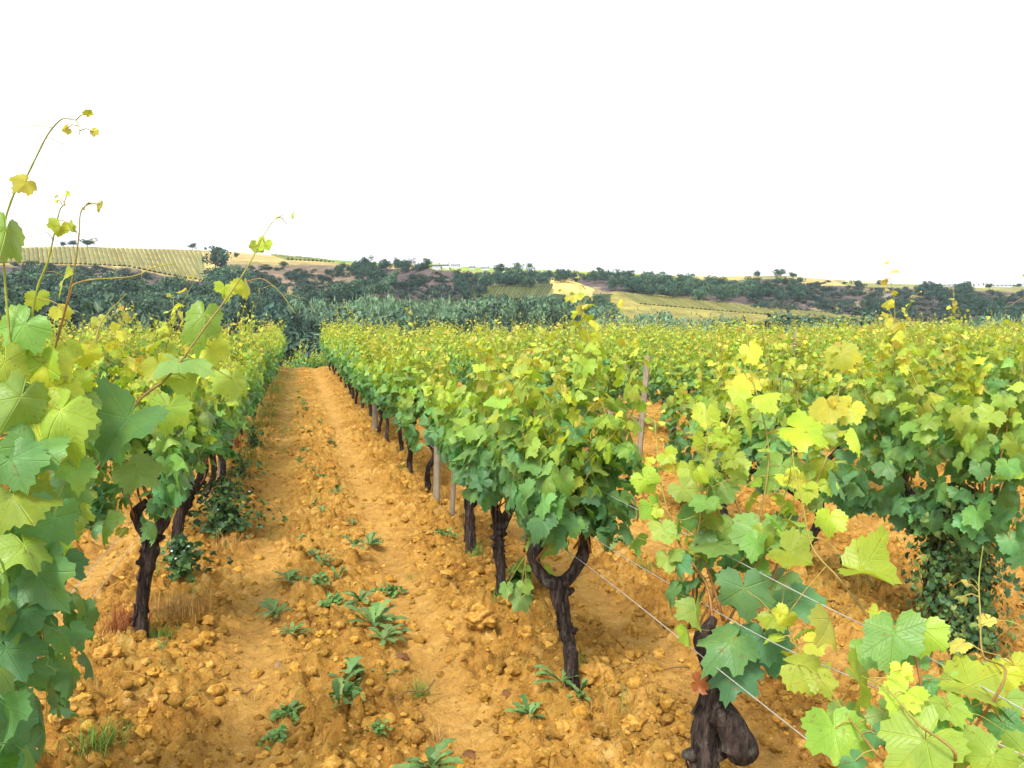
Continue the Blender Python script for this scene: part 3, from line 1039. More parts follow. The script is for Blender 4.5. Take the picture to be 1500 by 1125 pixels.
finish_vine(root, tr, g, rg, T_HERO, True, 2, True, 1.2, look={0: (.0030, GREEN_C * .8), 1: (.0033, GREEN_C), 2: (.0030, CANE_C), 3: (.0024, CANE_C * 1.4), 6: (.0018, CANE_C * 1.3), 7: (.0022, CANE_C * .4)})

# --- left row: dark trunk standing alone after a gap, then a leaning one
rg = np.random.default_rng(17)
b, d, tr, arms = posed_trunk((204, 938), [(204, 940), (207, 895), (212, 850), (220, 805), (222, 775)], [[(222, 785), (206, 770), (200, 750), (215, 735)], [(224, 785), (238, 765), (242, 740), (255, 720)]], [.044, .033, .036, .046, .042], [.036, .030, .028, .018], rg, 18)
root = tag(empty('grapevine', b), 'grapevine on a dark crooked trunk standing alone beside the gap in the left row', 'vine')
g = Growth(); fill_vine(g, arms, rg, .104, 11, 200, tall=3, y=.48)
g.leaf(np.array([-.04, -.12, .60]), np.array([.1, -.9, .3]), np.array([0, 0, -1.0]), .06, .75, None, 0)
finish_vine(root, tr, g, rg, T_HERO, True, 1)

rg = np.random.default_rng(18)
b, d, tr, arms = posed_trunk((258, 790), [(256, 792), (262, 765), (272, 735), (282, 712)], [[(280, 718), (292, 705), (302, 680)], [(276, 725), (264, 708), (258, 690)]], [.050, .044, .050, .052], [.042, .036, .024], rg)
root = tag(empty('grapevine', b), 'leaning grapevine rising out of the white flowered bramble in the left row', 'vine')
g = Growth(); fill_vine(g, arms, rg, .102, 11, 210, tall=2, y=.62)
finish_vine(root, tr, g, rg, T_HERO, True, 1)

# --- second row right: the vine wrapped in a climbing weed
rg = np.random.default_rng(19)
bx = np.array([3.09, 3.22, 0.0])
tr, g = vine_growth(rg, .102, 12, 230, n=14, headz=.66, step=.045, tall=3)
root = tag(empty('grapevine', bx), 'grapevine whose trunk is swathed in a dark small leaved climber', 'vine')
finish_vine(root, tr, g, rg, T_HERO, True, 1)

# ------------------------------------------------------------------ all other vines
ORD = 'first second third fourth fifth sixth seventh eighth ninth tenth eleventh twelfth thirteenth fourteenth fifteenth sixteenth seventeenth eighteenth nineteenth twentieth'.split()
mid_protos = []; far_me = []
for s in range(6):
    rgp = np.random.default_rng(100 + s)
    tr, g = vine_growth(rgp, .100, 11, 210, tall=4 if s % 2 else 3, n=9, step=.048)
    r = empty('grapevine'); finish_vine(r, tr, g, rgp, T_MID)
    mid_protos.append(r)
for s in range(6):
    rgp = np.random.default_rng(200 + s)
    tr, g = vine_growth(rgp, .108, 10, 190, tall=4, n=6, step=.062)
    ps = g.leaf_parts(T_FAR, rgp, False)
    ps += [cane_parts(c, .0055, .0025, CANE_C, GREEN_C, 3, k, m=1) for k, c in enumerate(g.canes)]
    for p in tr:
        p['m'] = 2
    far_me.append((mesh_from('grapevine', ps + tr, [M_LEAFF, M_CANE, M_BARK]), ps))

spots = []
prg = np.random.default_rng(5)
for k in range(-8, 21):
    y = {0: 7.62, -1: 7.5, 1: 4.36}.get(k, 1.5 + 1.1 * prg.random())
    i = 0
    while y < 33.0:
        x = ROWX(k) + .03 * prg.standard_normal()
        yy = y + .06 * prg.standard_normal()
        skip = prg.random() < .02 or (k == 1 and 6.2 < yy < 8.3)
        px, py, dd = proj(np.array([[x, yy, .5], [x - .3, yy - .5, 1.4], [x + .3, yy + .5, 1.4]]))
        if not skip and dd.min() > .4 and px.max() > -70 and px.min() < 1570:
            spots.append((float(dd[0]), k, i, x, yy))
        y += 1.12; i += 1
spots.sort()
seen_proto = set()
n_things = 0
rest = []
side_word = lambda k: 'right' if k >= 0 else 'left'
cnt = {}
for dd, k, i, x, y in spots:
    kk = k if k >= 0 else -k - 1
    c = cnt[k] = cnt.get(k, 0) + 1
    z = ground_at(x, y) - .03
    flip = prg.choice([0.0, math.pi]) + .12 * prg.standard_normal()
    sc = .93 + .14 * prg.random()
    if n_things >= 285:
        rest.append((x, y, z, flip, sc))
        continue
    n_things += 1
    if dd < 12.5:
        j = int(prg.integers(6))
        src = mid_protos[j]
        if j in seen_proto:
            o = copy_tree(src)
        else:
            o = src; seen_proto.add(j)
    else:
        o = link('grapevine', far_me[int(prg.integers(6))][0])
    o.location = (x, y, z); o.rotation_euler = (0, 0, flip); o.scale = (sc, sc, sc * (.86 + .16 * prg.random()))
    if k in (0, -1, 1) and dd < 12.5:
        lab = f'{ORD[c + {0: 4, -1: 3, 1: 1}[k] - 1]} grapevine from the front in the {"second row right of" if k == 1 else "row along the " + side_word(k) + " of"} the path'
        tag(o, lab, 'vine', 'vines rooted near the camera')
    elif k in (0, -1):
        tag(o, f'leafy grapevine in the far stretch of the row along the {side_word(k)} of the path', 'vine', f'far vines of the row {side_word(k)} of the path')
    else:
        zone = 'near' if dd < 12.5 else 'far'
        tag(o, f'yellow topped grapevine in the {zone} part of the {ORD[kk]} row {side_word(k)} of the path', 'vine', f'{zone} vines of the {ORD[kk]} row {side_word(k)} of the path')
for j, r in enumerate(mid_protos):
    if j not in seen_proto:
        for ch in [q for q in COL.objects if q.parent == r]:
            bpy.data.objects.remove(ch)
        bpy.data.objects.remove(r)
print('VINES', n_things, 'REST', len(rest))
if rest:
    ps = []
    for n, (x, y, z, a, sc) in enumerate(rest):
        for p in far_me[n % 6][1]:
            p = dict(p); p['v'] = p['v'] @ rotz(a, sc).T + np.array([x, y, z]); ps.append(p)
    tag(obj('vineyard_canopy', ps, [M_LEAFF, M_CANE]), 'yellow green vine tops merging at the far edge of the field', 'vines', kind='stuff')

# low young vines where the ground falls away beyond the end of the path
for n, (px, d, h, lab) in enumerate([(424, 37.5, 1.05, 'low bright vine past the path end, beside the left row'), (436, 39.0, 1.15, 'low bright vine past the path end, second from the left row'), (447, 37.2, 1.2, 'low bright vine past the path end, taller, in front of the dark tree'),
                                     (458, 38.0, 1.05, 'low bright vine past the path end, in the middle of the gap'), (468, 37.2, 1.1, 'low bright vine past the path end, second from the right row'), (478, 38.6, 1.0, 'low bright vine past the path end, beside the right row')]):
    q = P(px, 520, d)
    z = float(soil_base(np.array([q[0]]), np.array([q[1]]))[0])
    o = link('grapevine', far_me[n][0], None, (q[0], q[1], z), .7 * n, 1.0)
    o.scale = (1.0, 1.0, h)
    tag(o, lab, 'vine', 'low vines beyond the path end')

# ------------------------------------------------------------------ stakes and trellis wires
def stake(base, top, r, label, square=False, group=None):
    base = np.asarray(base, float); top = np.asarray(top, float)
    q = [np.zeros(3) - np.array([0, 0, .08]), (top - base) * .5, (top - base)]
    p = tube(spline(q, 14), r, 4 if square else 9, .05, int(r * 1e5), col=(.3, .25, .18))
    p['flat'] = square
    o = obj('wooden_stake', [p], [M_POST], None, loc=tuple(base))
    return tag(o, label, 'stake', group)


b = G(931, 724); b[2] = 0
stake(b, P(949, 522, DEPTH(*b)), .034, 'tall weathered square stake standing clear of leaves in the second row right', True)
for bpx, tpx, r, lab in [((639, 742), (642, 600), .031, 'thick round wooden stake under the right path row'), ((661, 757), (669, 640), .022, 'thin tilted stake beside the thick round one in the right path row'),
                         ((549, 628), (551, 540), .045, 'grey wooden stake further up the right path row'), ((300, 700), (299, 600), .040, 'brown wooden stake in the left row behind the bramble'),
                         ((322, 702), (323, 610), .022, 'thin pale stake right of the brown one in the left row'), ((893, 700), (894, 600), .03, 'grey stake half hidden right of the forked grapevine')]:
    b = G(*bpx); b[2] = 0
    stake(b, P(tpx[0], tpx[1], DEPTH(*b)), r, lab)
for k, y, lab in [(3, 10.4, 'dark stake among the yellow vine tops right of the tall square stake'), (5, 12.9, 'grey stake sunk among the leaves of the wide field')]:
    stake((ROWX(k), y, 0), (ROWX(k) + .02, y + .02, 1.48), .035, lab)


def wire(pts, label, r=.0016):
    tag(obj('trellis_wire', [tube(spline(pts, 60), r, 5, col=(.62, .62, .58))], [M_WIRE]), label, 'wire')


wy = [-.6, 1.2, 2.2, 3.3, 4.5, 7, 12, 20, 32]
def row_wire(pix, x0):
    """points where the sight lines through pix meet the upright plane of the right path row"""
    out = []
    for px, py in pix:
        w = FW + RT * (px - 750) / F + UP * (562.5 - py) / F
        out.append(EYE + w * x0 / w[0])
    return out


def long_wire(pix, x0, z1, label):
    q = sorted(row_wire(pix, x0), key=lambda p: p[1])
    q = [q[0] * 2 - q[1]] + q + [np.array([1.16, y, z1]) for y in (5.4, 8, 14, 22, 32)]
    wire(q, label)


long_wire([(850, 775), (1013, 874), (1136, 943), (1295, 1012), (1500, 1107)], 1.20, .70, 'middle silvery wire strung along the right path row')
long_wire([(850, 821), (1019, 954), (1177, 1079)], 1.12, .50, 'lower silvery wire strung along the right path row')
long_wire([(880, 719), (962, 760), (1167, 867), (1290, 928), (1371, 969), (1500, 1040)], 1.26, .92, 'upper silvery wire strung along the right path row')
wire([(-.82, y, .62) for y in wy], 'upper silvery wire strung along the left path row')
wire([(-.88, y, .42) for y in wy], 'lower silvery wire strung along the left path row')
wire([(3.12, y, .72) for y in wy], 'silvery wire strung along the second row right of the path')


# ------------------------------------------------------------------ ground clutter
def lump(rg, sub=1):
    t = (1 + 5 ** .5) / 2
    v = [(-1, t, 0), (1, t, 0), (-1, -t, 0), (1, -t, 0), (0, -1, t), (0, 1, t), (0, -1, -t), (0, 1, -t), (t, 0, -1), (t, 0, 1), (-t, 0, -1), (-t, 0, 1)]
    f = [(0, 11, 5), (0, 5, 1), (0, 1, 7), (0, 7, 10), (0, 10, 11), (1, 5, 9), (5, 11, 4), (11, 10, 2), (10, 7, 6), (7, 1, 8), (3, 9, 4), (3, 4, 2), (3, 2, 6), (3, 6, 8), (3, 8, 9), (4, 9, 5), (2, 4, 11), (6, 2, 10), (8, 6, 7), (9, 8, 1)]
    v = norm(np.array(v, float)); f = np.array(f)
    for s in range(sub):
        e = {}; v = list(v); nf = []

        def midp(a, b):
            k = (min(a, b), max(a, b))
            if k not in e:
                e[k] = len(v); v.append(norm((v[a] + v[b]) / 2))
            return e[k]
        for a, b, c in f:
            x, y, z = midp(a, b), midp(b, c), midp(c, a)
            nf += [(a, x, z), (b, y, x), (c, z, y), (x, y, z)]
        v = np.array(v); f = np.array(nf)
    o = rg.random(3) * 50
    w = 1 + .85 * perlin(v[:, 0] * 1.6 + o[0], v[:, 1] * 1.6 + v[:, 2] * 1.3 + o[1], 3) + .35 * perlin(v[:, 2] * 3.1 + o[2], v[:, 0] * 3.1 - v[:, 1] * 2.3 + o[0], 5)
    return v * w[:, None] * np.array([1, .8 + .3 * rg.random(), .6 + .2 * rg.random()]), f


rg = np.random.default_rng(31)
LUMPS = [lump(rg, 1) for _ in range(10)]
ps = []
NC = 30000
yy = 1.9 + 11.5 * rg.random(NC) ** 1.7
lo = yy * math.tan(YAW - R(35)); hi = yy * math.tan(YAW + R(36))
xx = np.clip(lo, -4, None) + (np.clip(hi, None, 7) - np.clip(lo, -4, None)) * rg.random(NC)
tr_ = track(xx, yy)
keep = rg.random(NC) > .82 * tr_
xx, yy = xx[keep], yy[keep]
zz = soil_z(xx, yy)
sz = .0055 + .036 * rg.random(len(xx)) ** 5.5
for i in range(len(xx)):
    v, f = LUMPS[rg.integers(10)]
    a = rg.random() * 6.28
    s = sz[i]
    ps.append(dict(v=v @ rotz(a, s).T + np.array([xx[i], yy[i], zz[i] + s * .15]), f=[f], col=np.array([1, 1, 1 - .2 * rg.random()]) * (.30 + .36 * rg.random()), flat=bool(i % 3)))
tag(obj('soil_crumbs', ps, [M_CLOD]), 'crumbs and lumps of dry orange earth', 'soil', kind='stuff')

CL = [lump(rg, 3) for _ in range(4)]
for n, (px, py, w, lab) in enumerate([(706, 928, 42, 'broad pale clod left of the forked trunk'), (868, 1000, 46, 'large clod against the right of the forked trunk'), (745, 893, 28, 'round clod at the foot of the straight trunk'),
                                      (722, 838, 26, 'clod behind the straight black trunk'), (255, 1020, 34, 'clod near the bottom left with a pale top'), (232, 1032, 26, 'darker clod touching the pale topped one'), (160, 965, 34, 'flat clod left of the lone trunk'),
                                      (930, 905, 30, 'clod in the soil between the two wires'), (300, 935, 26, 'small clod right of the lone trunk')]):
    b = G(px, py); d = DEPTH(b[0], b[1], 0); s = w * d / F / 2
    v, f = CL[n % 4]
    tag(obj('clod', [dict(v=v * s, f=[f], col=(.56, .55, .52))], [M_CLOD], loc=(b[0], b[1], ground_at(b[0], b[1]) + s * .05), rz=n * 1.3), lab, 'clod', 'single clods on the soil')


def blades(rg, n, ln, spread, col, w=.0014, lean=1.05):
    a = rg.random(n) * 6.28
    p0 = np.stack([spread * rg.standard_normal(n), spread * rg.standard_normal(n), np.zeros(n)], -1)
    L = ln * (.4 + .8 * rg.random(n)); t = lean * rg.random(n)
    d = np.stack([np.cos(a), np.sin(a), 0 * a], -1); s = np.stack([-np.sin(a), np.cos(a), 0 * a], -1)
    vs = []
    for u, k in ((0, 1.0), (.35, 1.0), (.7, .7), (1.0, .1)):
        c = p0 + d * (L * t * u ** 1.8)[:, None] + np.array([0, 0, 1]) * (L * u * (1 - .45 * t * u))[:, None]
        vs += [c + s * w * k, c - s * w * k]
    v = np.stack(vs, 1).reshape(-1, 3)
    f = np.array([(0, 1, 3, 2), (2, 3, 5, 4), (4, 5, 7, 6)])
    f = (f[None] + (np.arange(n) * 8)[:, None, None]).reshape(-1, 4)
    c = np.asarray(col)[None] * (.65 + .7 * rg.random((n, 1)))
    return dict(v=v, f=[f], col=np.repeat(c, 8, 0))


def weed_parts(rg, n, ln, upright=.5):
    ps = []
    for i in range(n):
        a = rg.random() * 6.28; L = ln * (.55 + .6 * rg.random()); el = (.15 + .75 * rg.random()) * upright
        k = 9
        u = np.linspace(0, 1, k)
        w = L * .14 * np.sin(np.pi * np.clip(u * .9 + .08, 0, 1)) ** .8 * (1 + .5 * rg.random(k) * np.where(np.arange(k) % 2 == 0, 1, -1)) * (.35 + .9 * u)
        w[-1] = .002; w[0] = .004
        h = L * (np.sin(el) * u * 1.3 - .55 * u ** 2.2 * np.sin(el + .25)) + .012
        r = L * u * math.cos(el)
        d = np.array([math.cos(a), math.sin(a), 0]); s = np.array([-d[1], d[0], 0])
        c = d * r[:, None] + np.array([0, 0, 1]) * np.maximum(h, .010)[:, None] + s * (L * .15 * rg.standard_normal() * u ** 2)[:, None]
        v = np.concatenate([c + s * w[:, None] + np.array([0, 0, .25]) * w[:, None], c, c - s * w[:, None] + np.array([0, 0, .25]) * w[:, None]])
        j = np.arange(k - 1)
        f = np.concatenate([np.stack([j, j + 1, j + k + 1, j + k], -1), np.stack([j + k, j + k + 1, j + 2 * k + 1, j + 2 * k], -1)])
        col = np.array([.120, .260, .085]) * (.65 + .7 * rg.random()) * np.array([1 + .5 * rg.random(), 1, 1 - .2 * rg.random()])
        ps.append(dict(v=v, f=[f], col=col))
    return ps


rg = np.random.default_rng(41)
WEEDS = [mesh_from('weed', weed_parts(rg, n, .15, u), [M_WEED]) for n, u in [(15, 1.2), (11, .9), (18, 1.3), (9, 1.0), (13, 1.5), (6, 1.5)]]
for q_ in range(4):
    WEEDS.append(None)
wl = [(548, 910, 1.35, 'largest toothed weed of the path strip, spreading in the middle'), (562, 935, 1.0, 'weed just below the largest one on the path strip'), (528, 886, .95, 'weed touching the upper left of the largest one on the path'),
      (520, 812, 1.05, 'bushy weed at the upper end of the leafy patch on the path'), (541, 797, .9, 'weed with raised leaf at the very top of the leafy patch'), (496, 838, .8, 'thin weed left of the path patch centre'), (550, 790, .7, 'small weed at the right edge of the leafy patch top'),
      (572, 858, .9, 'flat weed right of the patch toward the wheel track'), (492, 880, .95, 'weed left of the largest weed'), (470, 862, .8, 'dark weed at the left edge of the leafy patch'), (464, 808, .75, 'single weed up left of the leafy patch'),
      (403, 890, 1.05, 'weed standing alone in the left wheel track'), (427, 925, .7, 'slim pale weed with one upright leaf near the left track'), (505, 1000, 1.0, 'curled weed below the leafy patch'), (527, 985, .9, 'curled weed touching the one below the patch'),
      (497, 1050, .9, 'limp weed left in the lower path'), (512, 1035, .8, 'limp weed beside another in the lower path'), (421, 1035, .75, 'small compact weed at the lower left of the path'), (404, 1070, .6, 'tiny weed below the compact one'),
      (555, 1078, .55, 'tiny sprout in the lower right of the path'), (630, 1115, 1.05, 'weed cut by the bottom edge'), (570, 980, .5, 'lone tiny weed right of the curled ones'), (776, 1052, .75, 'dock leaf flat at the foot of the forked trunk'), (822, 1018, 1.0, 'tall dock leaves beside the foot of the forked trunk'), (850, 1028, .8, 'long dock leaf reaching right of the forked trunk'),
      (890, 805, 1.0, 'weed clump on the soil behind the forked grapevine'), (905, 790, .8, 'weed just behind another clump behind the forked grapevine'), (762, 885, .8, 'weed between the forked and the straight trunks'), (650, 790, .8, 'weed near the foot of the bowed trunk'), (1230, 815, .9, 'weed clump in the second alley beside the climber'), (1075, 800, .8, 'weed under the second row behind the yellow leaves'),
      (490, 722, .6, 'small weed in the upper path strip'), (460, 690, .55, 'pale small weed further up the path'), (489, 650, .8, 'grassy weed high up the path'), (472, 762, .55, 'small weed above the leafy patch'), (240, 973, .4, 'seedling in front of the lone trunk')]
for n, (px, py, s, lab) in enumerate(wl):
    b = G(px, py)
    if n % 10 > 5 and WEEDS[n % 10] is None:
        L = dict(pos=.045 * rg.standard_normal((34, 3)) * np.array([1, 1, .0]) + np.array([0, 0, 1]) * (.015 + .05 * rg.random((34, 1))), nrm=np.array([0, 0, 1.0]) + .45 * rg.standard_normal((34, 3)), tip=rg.standard_normal((34, 3)),
                 size=.022 + .026 * rg.random(34), col=np.array([.11, .235, .06]) * (.6 + .8 * rg.random((34, 1))))
        WEEDS[n % 10] = mesh_from('weed', leaves(L, T_MID, rg, 1.3) + weed_parts(rg, 5, .11, 1.3) + [blades(rg, 14, .09, .03, (.20, .26, .06))], [M_WEED])
    o = link('weed', WEEDS[n % 10], None, (b[0], b[1], ground_at(b[0], b[1]) + .012), n * 2.1, s * 1.0)
    tag(o, lab, 'weed', 'weeds on the bare soil')


for n in range(22):
    y = 5.2 + 15 * (n / 21.0) ** 1.2; x = .12 + .30 * rg.standard_normal() * .6
    o = link('weed', WEEDS[n % 10], None, (x, y, ground_at(x, y) + .012), n * 1.7, .45 + .4 * rg.random())
    tag(o, 'small low weed in the broken strip that runs up the far middle of the path', 'weed', 'small weeds up the far middle of the path')

GRN = (.15, .26, .045); DRYC = (.42, .26, .09); RUS = (.30, .10, .035)
for px, py, n, L, sp, col, lab in [(150, 1095, 150, .13, .045, GRN, 'wispy green grass tuft at the bottom left on the soil'), (235, 932, 120, .11, .03, GRN, 'green grass tuft at the foot of the lone trunk'),
                                   (185, 930, 260, .16, .05, RUS, 'dry russet grass tuft left of the lone trunk'), (262, 905, 200, .14, .07, DRYC, 'straw coloured grass between the lone trunk and the bramble'),
                                   (615, 1000, 70, .10, .02, GRN, 'thin upright grass tuft in the right wheel track'), (700, 815, 90, .12, .03, GRN, 'grass tuft at the foot of the bowed trunk'), (735, 893, 90, .10, .025, GRN, 'grass tuft at the foot of the straight trunk'),
                                   (848, 985, 60, .10, .02, GRN, 'grass sprig right of the forked trunk foot'), (640, 1060, 40, .09, .025, DRYC, 'straw wisps low on the path edge'), (585, 690, 80, .10, .03, GRN, 'grass tuft under the right row further back'),
                                   (345, 665, 130, .3, .06, RUS, 'dry russet stems under the left row further back'), (330, 800, 120, .16, .06, DRYC, 'straw grass on the near side of the bramble'), (365, 640, 160, .26, .08, GRN, 'tall grass at the edge of the left row'), (945, 830, 80, .10, .04, GRN, 'grass tuft between the wires behind the forked grapevine')]:
    b = G(px, py)
    tag(obj('grass_tuft', [blades(rg, n, L, sp, col)], [M_DRY], loc=(b[0], b[1], ground_at(b[0], b[1]) - .005)), lab, 'grass tuft', 'grass tufts among the vines')

ps = []
for i in range(420):
    k = rg.integers(-2, 4); y = 3 + 22 * rg.random() ** 1.3
    x = ROWX(k) + .18 * rg.standard_normal()
    if k == -1: x += .12 * abs(rg.standard_normal())
    p = blades(rg, 14, .05 + .07 * rg.random(), .05, GRN if rg.random() < .6 else DRYC)
    p['v'] = p['v'] + np.array([x, y, ground_at(x, y) - .004]); ps.append(p)
for i in range(260):
    y = 3.5 + 22 * rg.random(); x = PATHX + .16 * rg.standard_normal()
    p = blades(rg, 10, .025 + .03 * rg.random(), .06, GRN if rg.random() < .7 else DRYC, w=.0022)
    p['v'] = p['v'] + np.array([x, y, ground_at(x, y) - .004]); ps.append(p)
for i in range(260):                      # longer grass along the left row's foot
    y = 8 + 20 * rg.random(); x = -.62 + .14 * rg.standard_normal()
    p = blades(rg, 12, .10 + .16 * rg.random(), .06, GRN if rg.random() < .65 else DRYC, w=.0022)
    p['v'] = p['v'] + np.array([x, y, ground_at(x, y) - .004]); ps.append(p)
for i in range(1300):                      # loose straws lying about
    y = 2.2 + 7 * rg.random() ** 1.4; x = -2 + 6 * rg.random()
    a = rg.random() * 6.28; L = .02 + .09 * rg.random() ** 2
    c = np.array([x, y, ground_at(x, y) + .012]); d = np.array([math.cos(a), math.sin(a), .1 * rg.standard_normal()]) * L
    ps.append(sticks(c[None] - d, c[None] + d, .0009, np.array([DRYC]) * (.6 + .9 * rg.random()), sag=.01))
tag(obj('grass', ps, [M_DRY]), 'short thin grass and straw scattered over the soil', 'grass', kind='stuff')

# twigs and dead leaves
for px, py, L, lab in [(930, 1000, .35, 'long dry twig on the soil left of the burred trunk'), (575, 1030, .22, 'thin curved twig at the middle of the lower path'), (1010, 960, .2, 'short twig beside the lower wire'), (340, 1000, .12, 'crooked twig near the left wheel track'), (820, 1000, .15, 'pale twig leaning by the forked trunk foot')]:
    b = G(px, py); a = px * .7
    z = ground_at(b[0], b[1]) + .012
    q = np.array([(0, 0, 0), (.35, .05, .02), (.7, -.05, .01), (1, .08, .03)]) * np.array([L, L, 1])
    tag(obj('twig', [tube(spline(q, 14), .0035, 5, .2, 3, col=(.20, .11, .05))], [M_DRY], loc=(b[0], b[1], z), rz=a), lab, 'twig', 'dry twigs on the soil')
for n, (px, py, lab) in enumerate([(408, 960, 'withered grey leaf in the left wheel track'), (440, 905, 'withered leaf near the alone standing weed'), (745, 1010, 'brown leaf on the soil left of the forked trunk'), (690, 1080, 'brown leaf low on the right path edge'), (300, 1000, 'red brown leaf below the lone trunk'), (590, 960, 'brown leaf right of the path weeds')]):
    b = G(px, py)
    L = dict(pos=np.zeros((1, 3)), nrm=np.array([[.1, -.2, 1.0]]), tip=np.array([[math.cos(n), math.sin(n), .1]]), size=np.array([.055]), col=np.array([[.34, .24, .15] if n < 2 else [.22, .11, .05]]))
    tag(obj('dead_leaf', leaves(L, T_HERO[1:2], rg, 1.6), [M_LEAF], loc=(b[0], b[1], ground_at(b[0], b[1]) + .015)), lab, 'dead leaf', 'dead leaves on the soil')


# brambles by the left row and the climber round the second row's vine
def bush_parts(rg, n, rad, h, ls, cols, flat=.6, stems=10, tm=None):
    a = rg.random(n) * 6.28; r = rad * np.minimum(np.abs(rg.standard_normal(n)) * .55, 1.5) * (.75 + .45 * np.sin(a * 2 + 1) * np.sin(a * 3)); z = h * (.05 + 1.05 * rg.random(n) ** 1.2) * (1 - .45 * np.clip(r / rad, 0, 1.5) ** 1.2)
    pos = np.stack([r * np.cos(a), r * np.sin(a), z], -1)
    L = dict(pos=pos, nrm=np.stack([np.cos(a) * .5, np.sin(a) * .5, 0 * a + .8], -1) + .45 * rg.standard_normal((n, 3)), tip=np.stack([np.cos(a), np.sin(a), 0 * a - .3], -1) + .5 * rg.standard_normal((n, 3)),
             size=ls * (.6 + .7 * rg.random(n)), col=np.array(cols)[rg.integers(0, len(cols), n)] * (.7 + .6 * rg.random((n, 1))))
    ps = leaves(L, tm or T_MID, rg, 1.0)
    st = []
    for i in range(stems):
        k = rg.integers(n)
        st.append(tube(spline([(0, 0, 0), pos[k] * np.array([.4, .4, .8]), pos[k]], 8), .003, 4, col=(.16, .12, .05), m=1))
    return ps, st


M_BUSH = [M_WEED, M_DRY]
DG = [(.055, .13, .045), (.08, .18, .055), (.04, .10, .045), (.11, .20, .05)]
for px, py, rad, h, n, nf, lab in [(330, 782, .34, .40, 420, 9, 'large dark bramble with small white flowers under the left row'), (266, 850, .22, .24, 200, 5, 'small low bramble with white flowers in front of the large one')]:
    b = G(px, py)
    root = tag(empty('bramble', (b[0], b[1], ground_at(b[0], b[1]))), lab, 'bramble')
    f, st = bush_parts(rg, int(n * 1.5), rad * (.8 + .2 * (nf > 6)), h, .042, DG, stems=22)
    obj('foliage', f, M_BUSH, root)
    obj('stem_growth', [dict(s, m=0) for s in st], [M_DRY], root)
    for i in range(nf):
        a = rg.random() * 6.28; r = rad * .8 * rg.random()
        c = np.array([r * math.cos(a), r * math.sin(a) - .05, h * (.45 + .5 * rg.random())])
        L = dict(pos=np.repeat(c[None], 5, 0), nrm=np.tile([[0, -.4, 1.0]], (5, 1)), tip=np.stack([np.cos(np.arange(5) * 1.257), np.sin(np.arange(5) * 1.257), np.zeros(5) + .3], -1), size=np.full(5, .013), col=np.full((5, 3), .78))
        obj('flower', leaves(L, T_FAR, rg, .5), [M_WEED], root)
for px, py, rad, h, n, lab in [(352, 700, .25, .26, 160, 'green weed cushion at the foot of the left row beyond the bramble'), (372, 655, .22, .28, 120, 'weedy growth further up at the foot of the left row'), (765, 870, .10, .22, 40, 'vine sucker with yellow green leaves at the foot of the straight trunk')]:
    b = G(px, py)
    root = tag(empty('undergrowth_plant', (b[0], b[1], ground_at(b[0], b[1]))), lab, 'plant')
    f, st = bush_parts(rg, n, rad, h, .04 if n > 50 else .085, DG if n > 50 else [(.14, .30, .06), (.24, .36, .06)], tm=T_MID)
    obj('foliage', f, M_BUSH, root); obj('stem_growth', [dict(s, m=0) for s in st], [M_DRY], root)

rgc = np.random.default_rng(77)
root = tag(empty('climber', (3.09, 3.16, 0)), 'dense dark green climber of tiny leaves wrapping the trunk in the second row', 'climber')
n = 3000
z = .82 * rgc.random(n) ** .9; a = rgc.random(n) * 6.28
rr = (.055 + .062 * np.abs(rgc.standard_normal(n))) * (1.1 - .1 * z)
pos = np.stack([rr * np.cos(a) * 1.15, rr * np.sin(a) * 1.3, z], -1)
L = dict(pos=pos, nrm=np.stack([np.cos(a), np.sin(a), 0 * a + .5], -1) + .5 * rgc.standard_normal((n, 3)), tip=np.stack([np.cos(a) * .3, np.sin(a) * .3, 0 * a - 1], -1) + .5 * rgc.standard_normal((n, 3)), size=.030 * (.6 + .8 * rgc.random(n)),
         col=np.array([(.07, .16, .055), (.12, .22, .065), (.05, .12, .05), (.20, .28, .07)])[rgc.integers(0, 4, n)])
obj('foliage', leaves(L, T_FAR, rgc, 1.0), [M_WEED], root)
obj('stem_growth', [tube(spline([(.2 * math.cos(t), .2 * math.sin(t), 0), (.12 * math.cos(t + 1), .12 * math.sin(t + 1), .35), (.15 * math.cos(t + 2), .15 * math.sin(t + 2), .8)], 12), .003, 4, col=(.14, .11, .05)) for t in np.linspace(0, 6, 12)], [M_DRY], root)

# ------------------------------------------------------------------ the far side of the valley
CT = np.array([  # px, crest row, crest m, lip row, lip m, base row, base m
    (-500, 368, 620, 388, 500, 418, 390), (0, 362, 620, 388, 500, 416, 390), (110, 361, 620, 389, 500, 414, 390), (190, 363, 630, 393, 490, 416, 385), (240, 364, 640, 402, 480, 420, 385), (290, 366, 640, 414, 470, 430, 380),
    (330, 368, 650, 386, 500, 438, 380), (400, 373, 660, 387, 510, 442, 380), (500, 381, 680, 390, 520, 434, 385), (560, 386, 690, 392, 520, 436, 385), (600, 388, 700, 396, 520, 440, 385), (700, 391, 720, 402, 540, 436, 390),
    (800, 395, 740, 404, 560, 428, 420), (900, 399, 760, 407, 580, 430, 430), (1000, 404, 780, 411, 590, 440, 430), (1060, 405, 790, 412, 590, 446, 430), (1140, 403, 720, 409, 600, 452, 430), (1200, 408, 760, 418, 600, 458, 430),
    (1300, 415, 800, 422, 600, 466, 430), (1400, 418, 820, 425, 600, 471, 430), (1500, 420, 820, 428, 600, 474, 430), (2000, 424, 820, 434, 600, 480, 430)], float)


def rays_az(px):
    w = FW[None] + RT[None] * ((np.asarray(px, float) - 750) / F)[:, None] + UP[None] * ((562.5 - 475) / F)
    return np.arctan2(w[:, 0], w[:, 1])


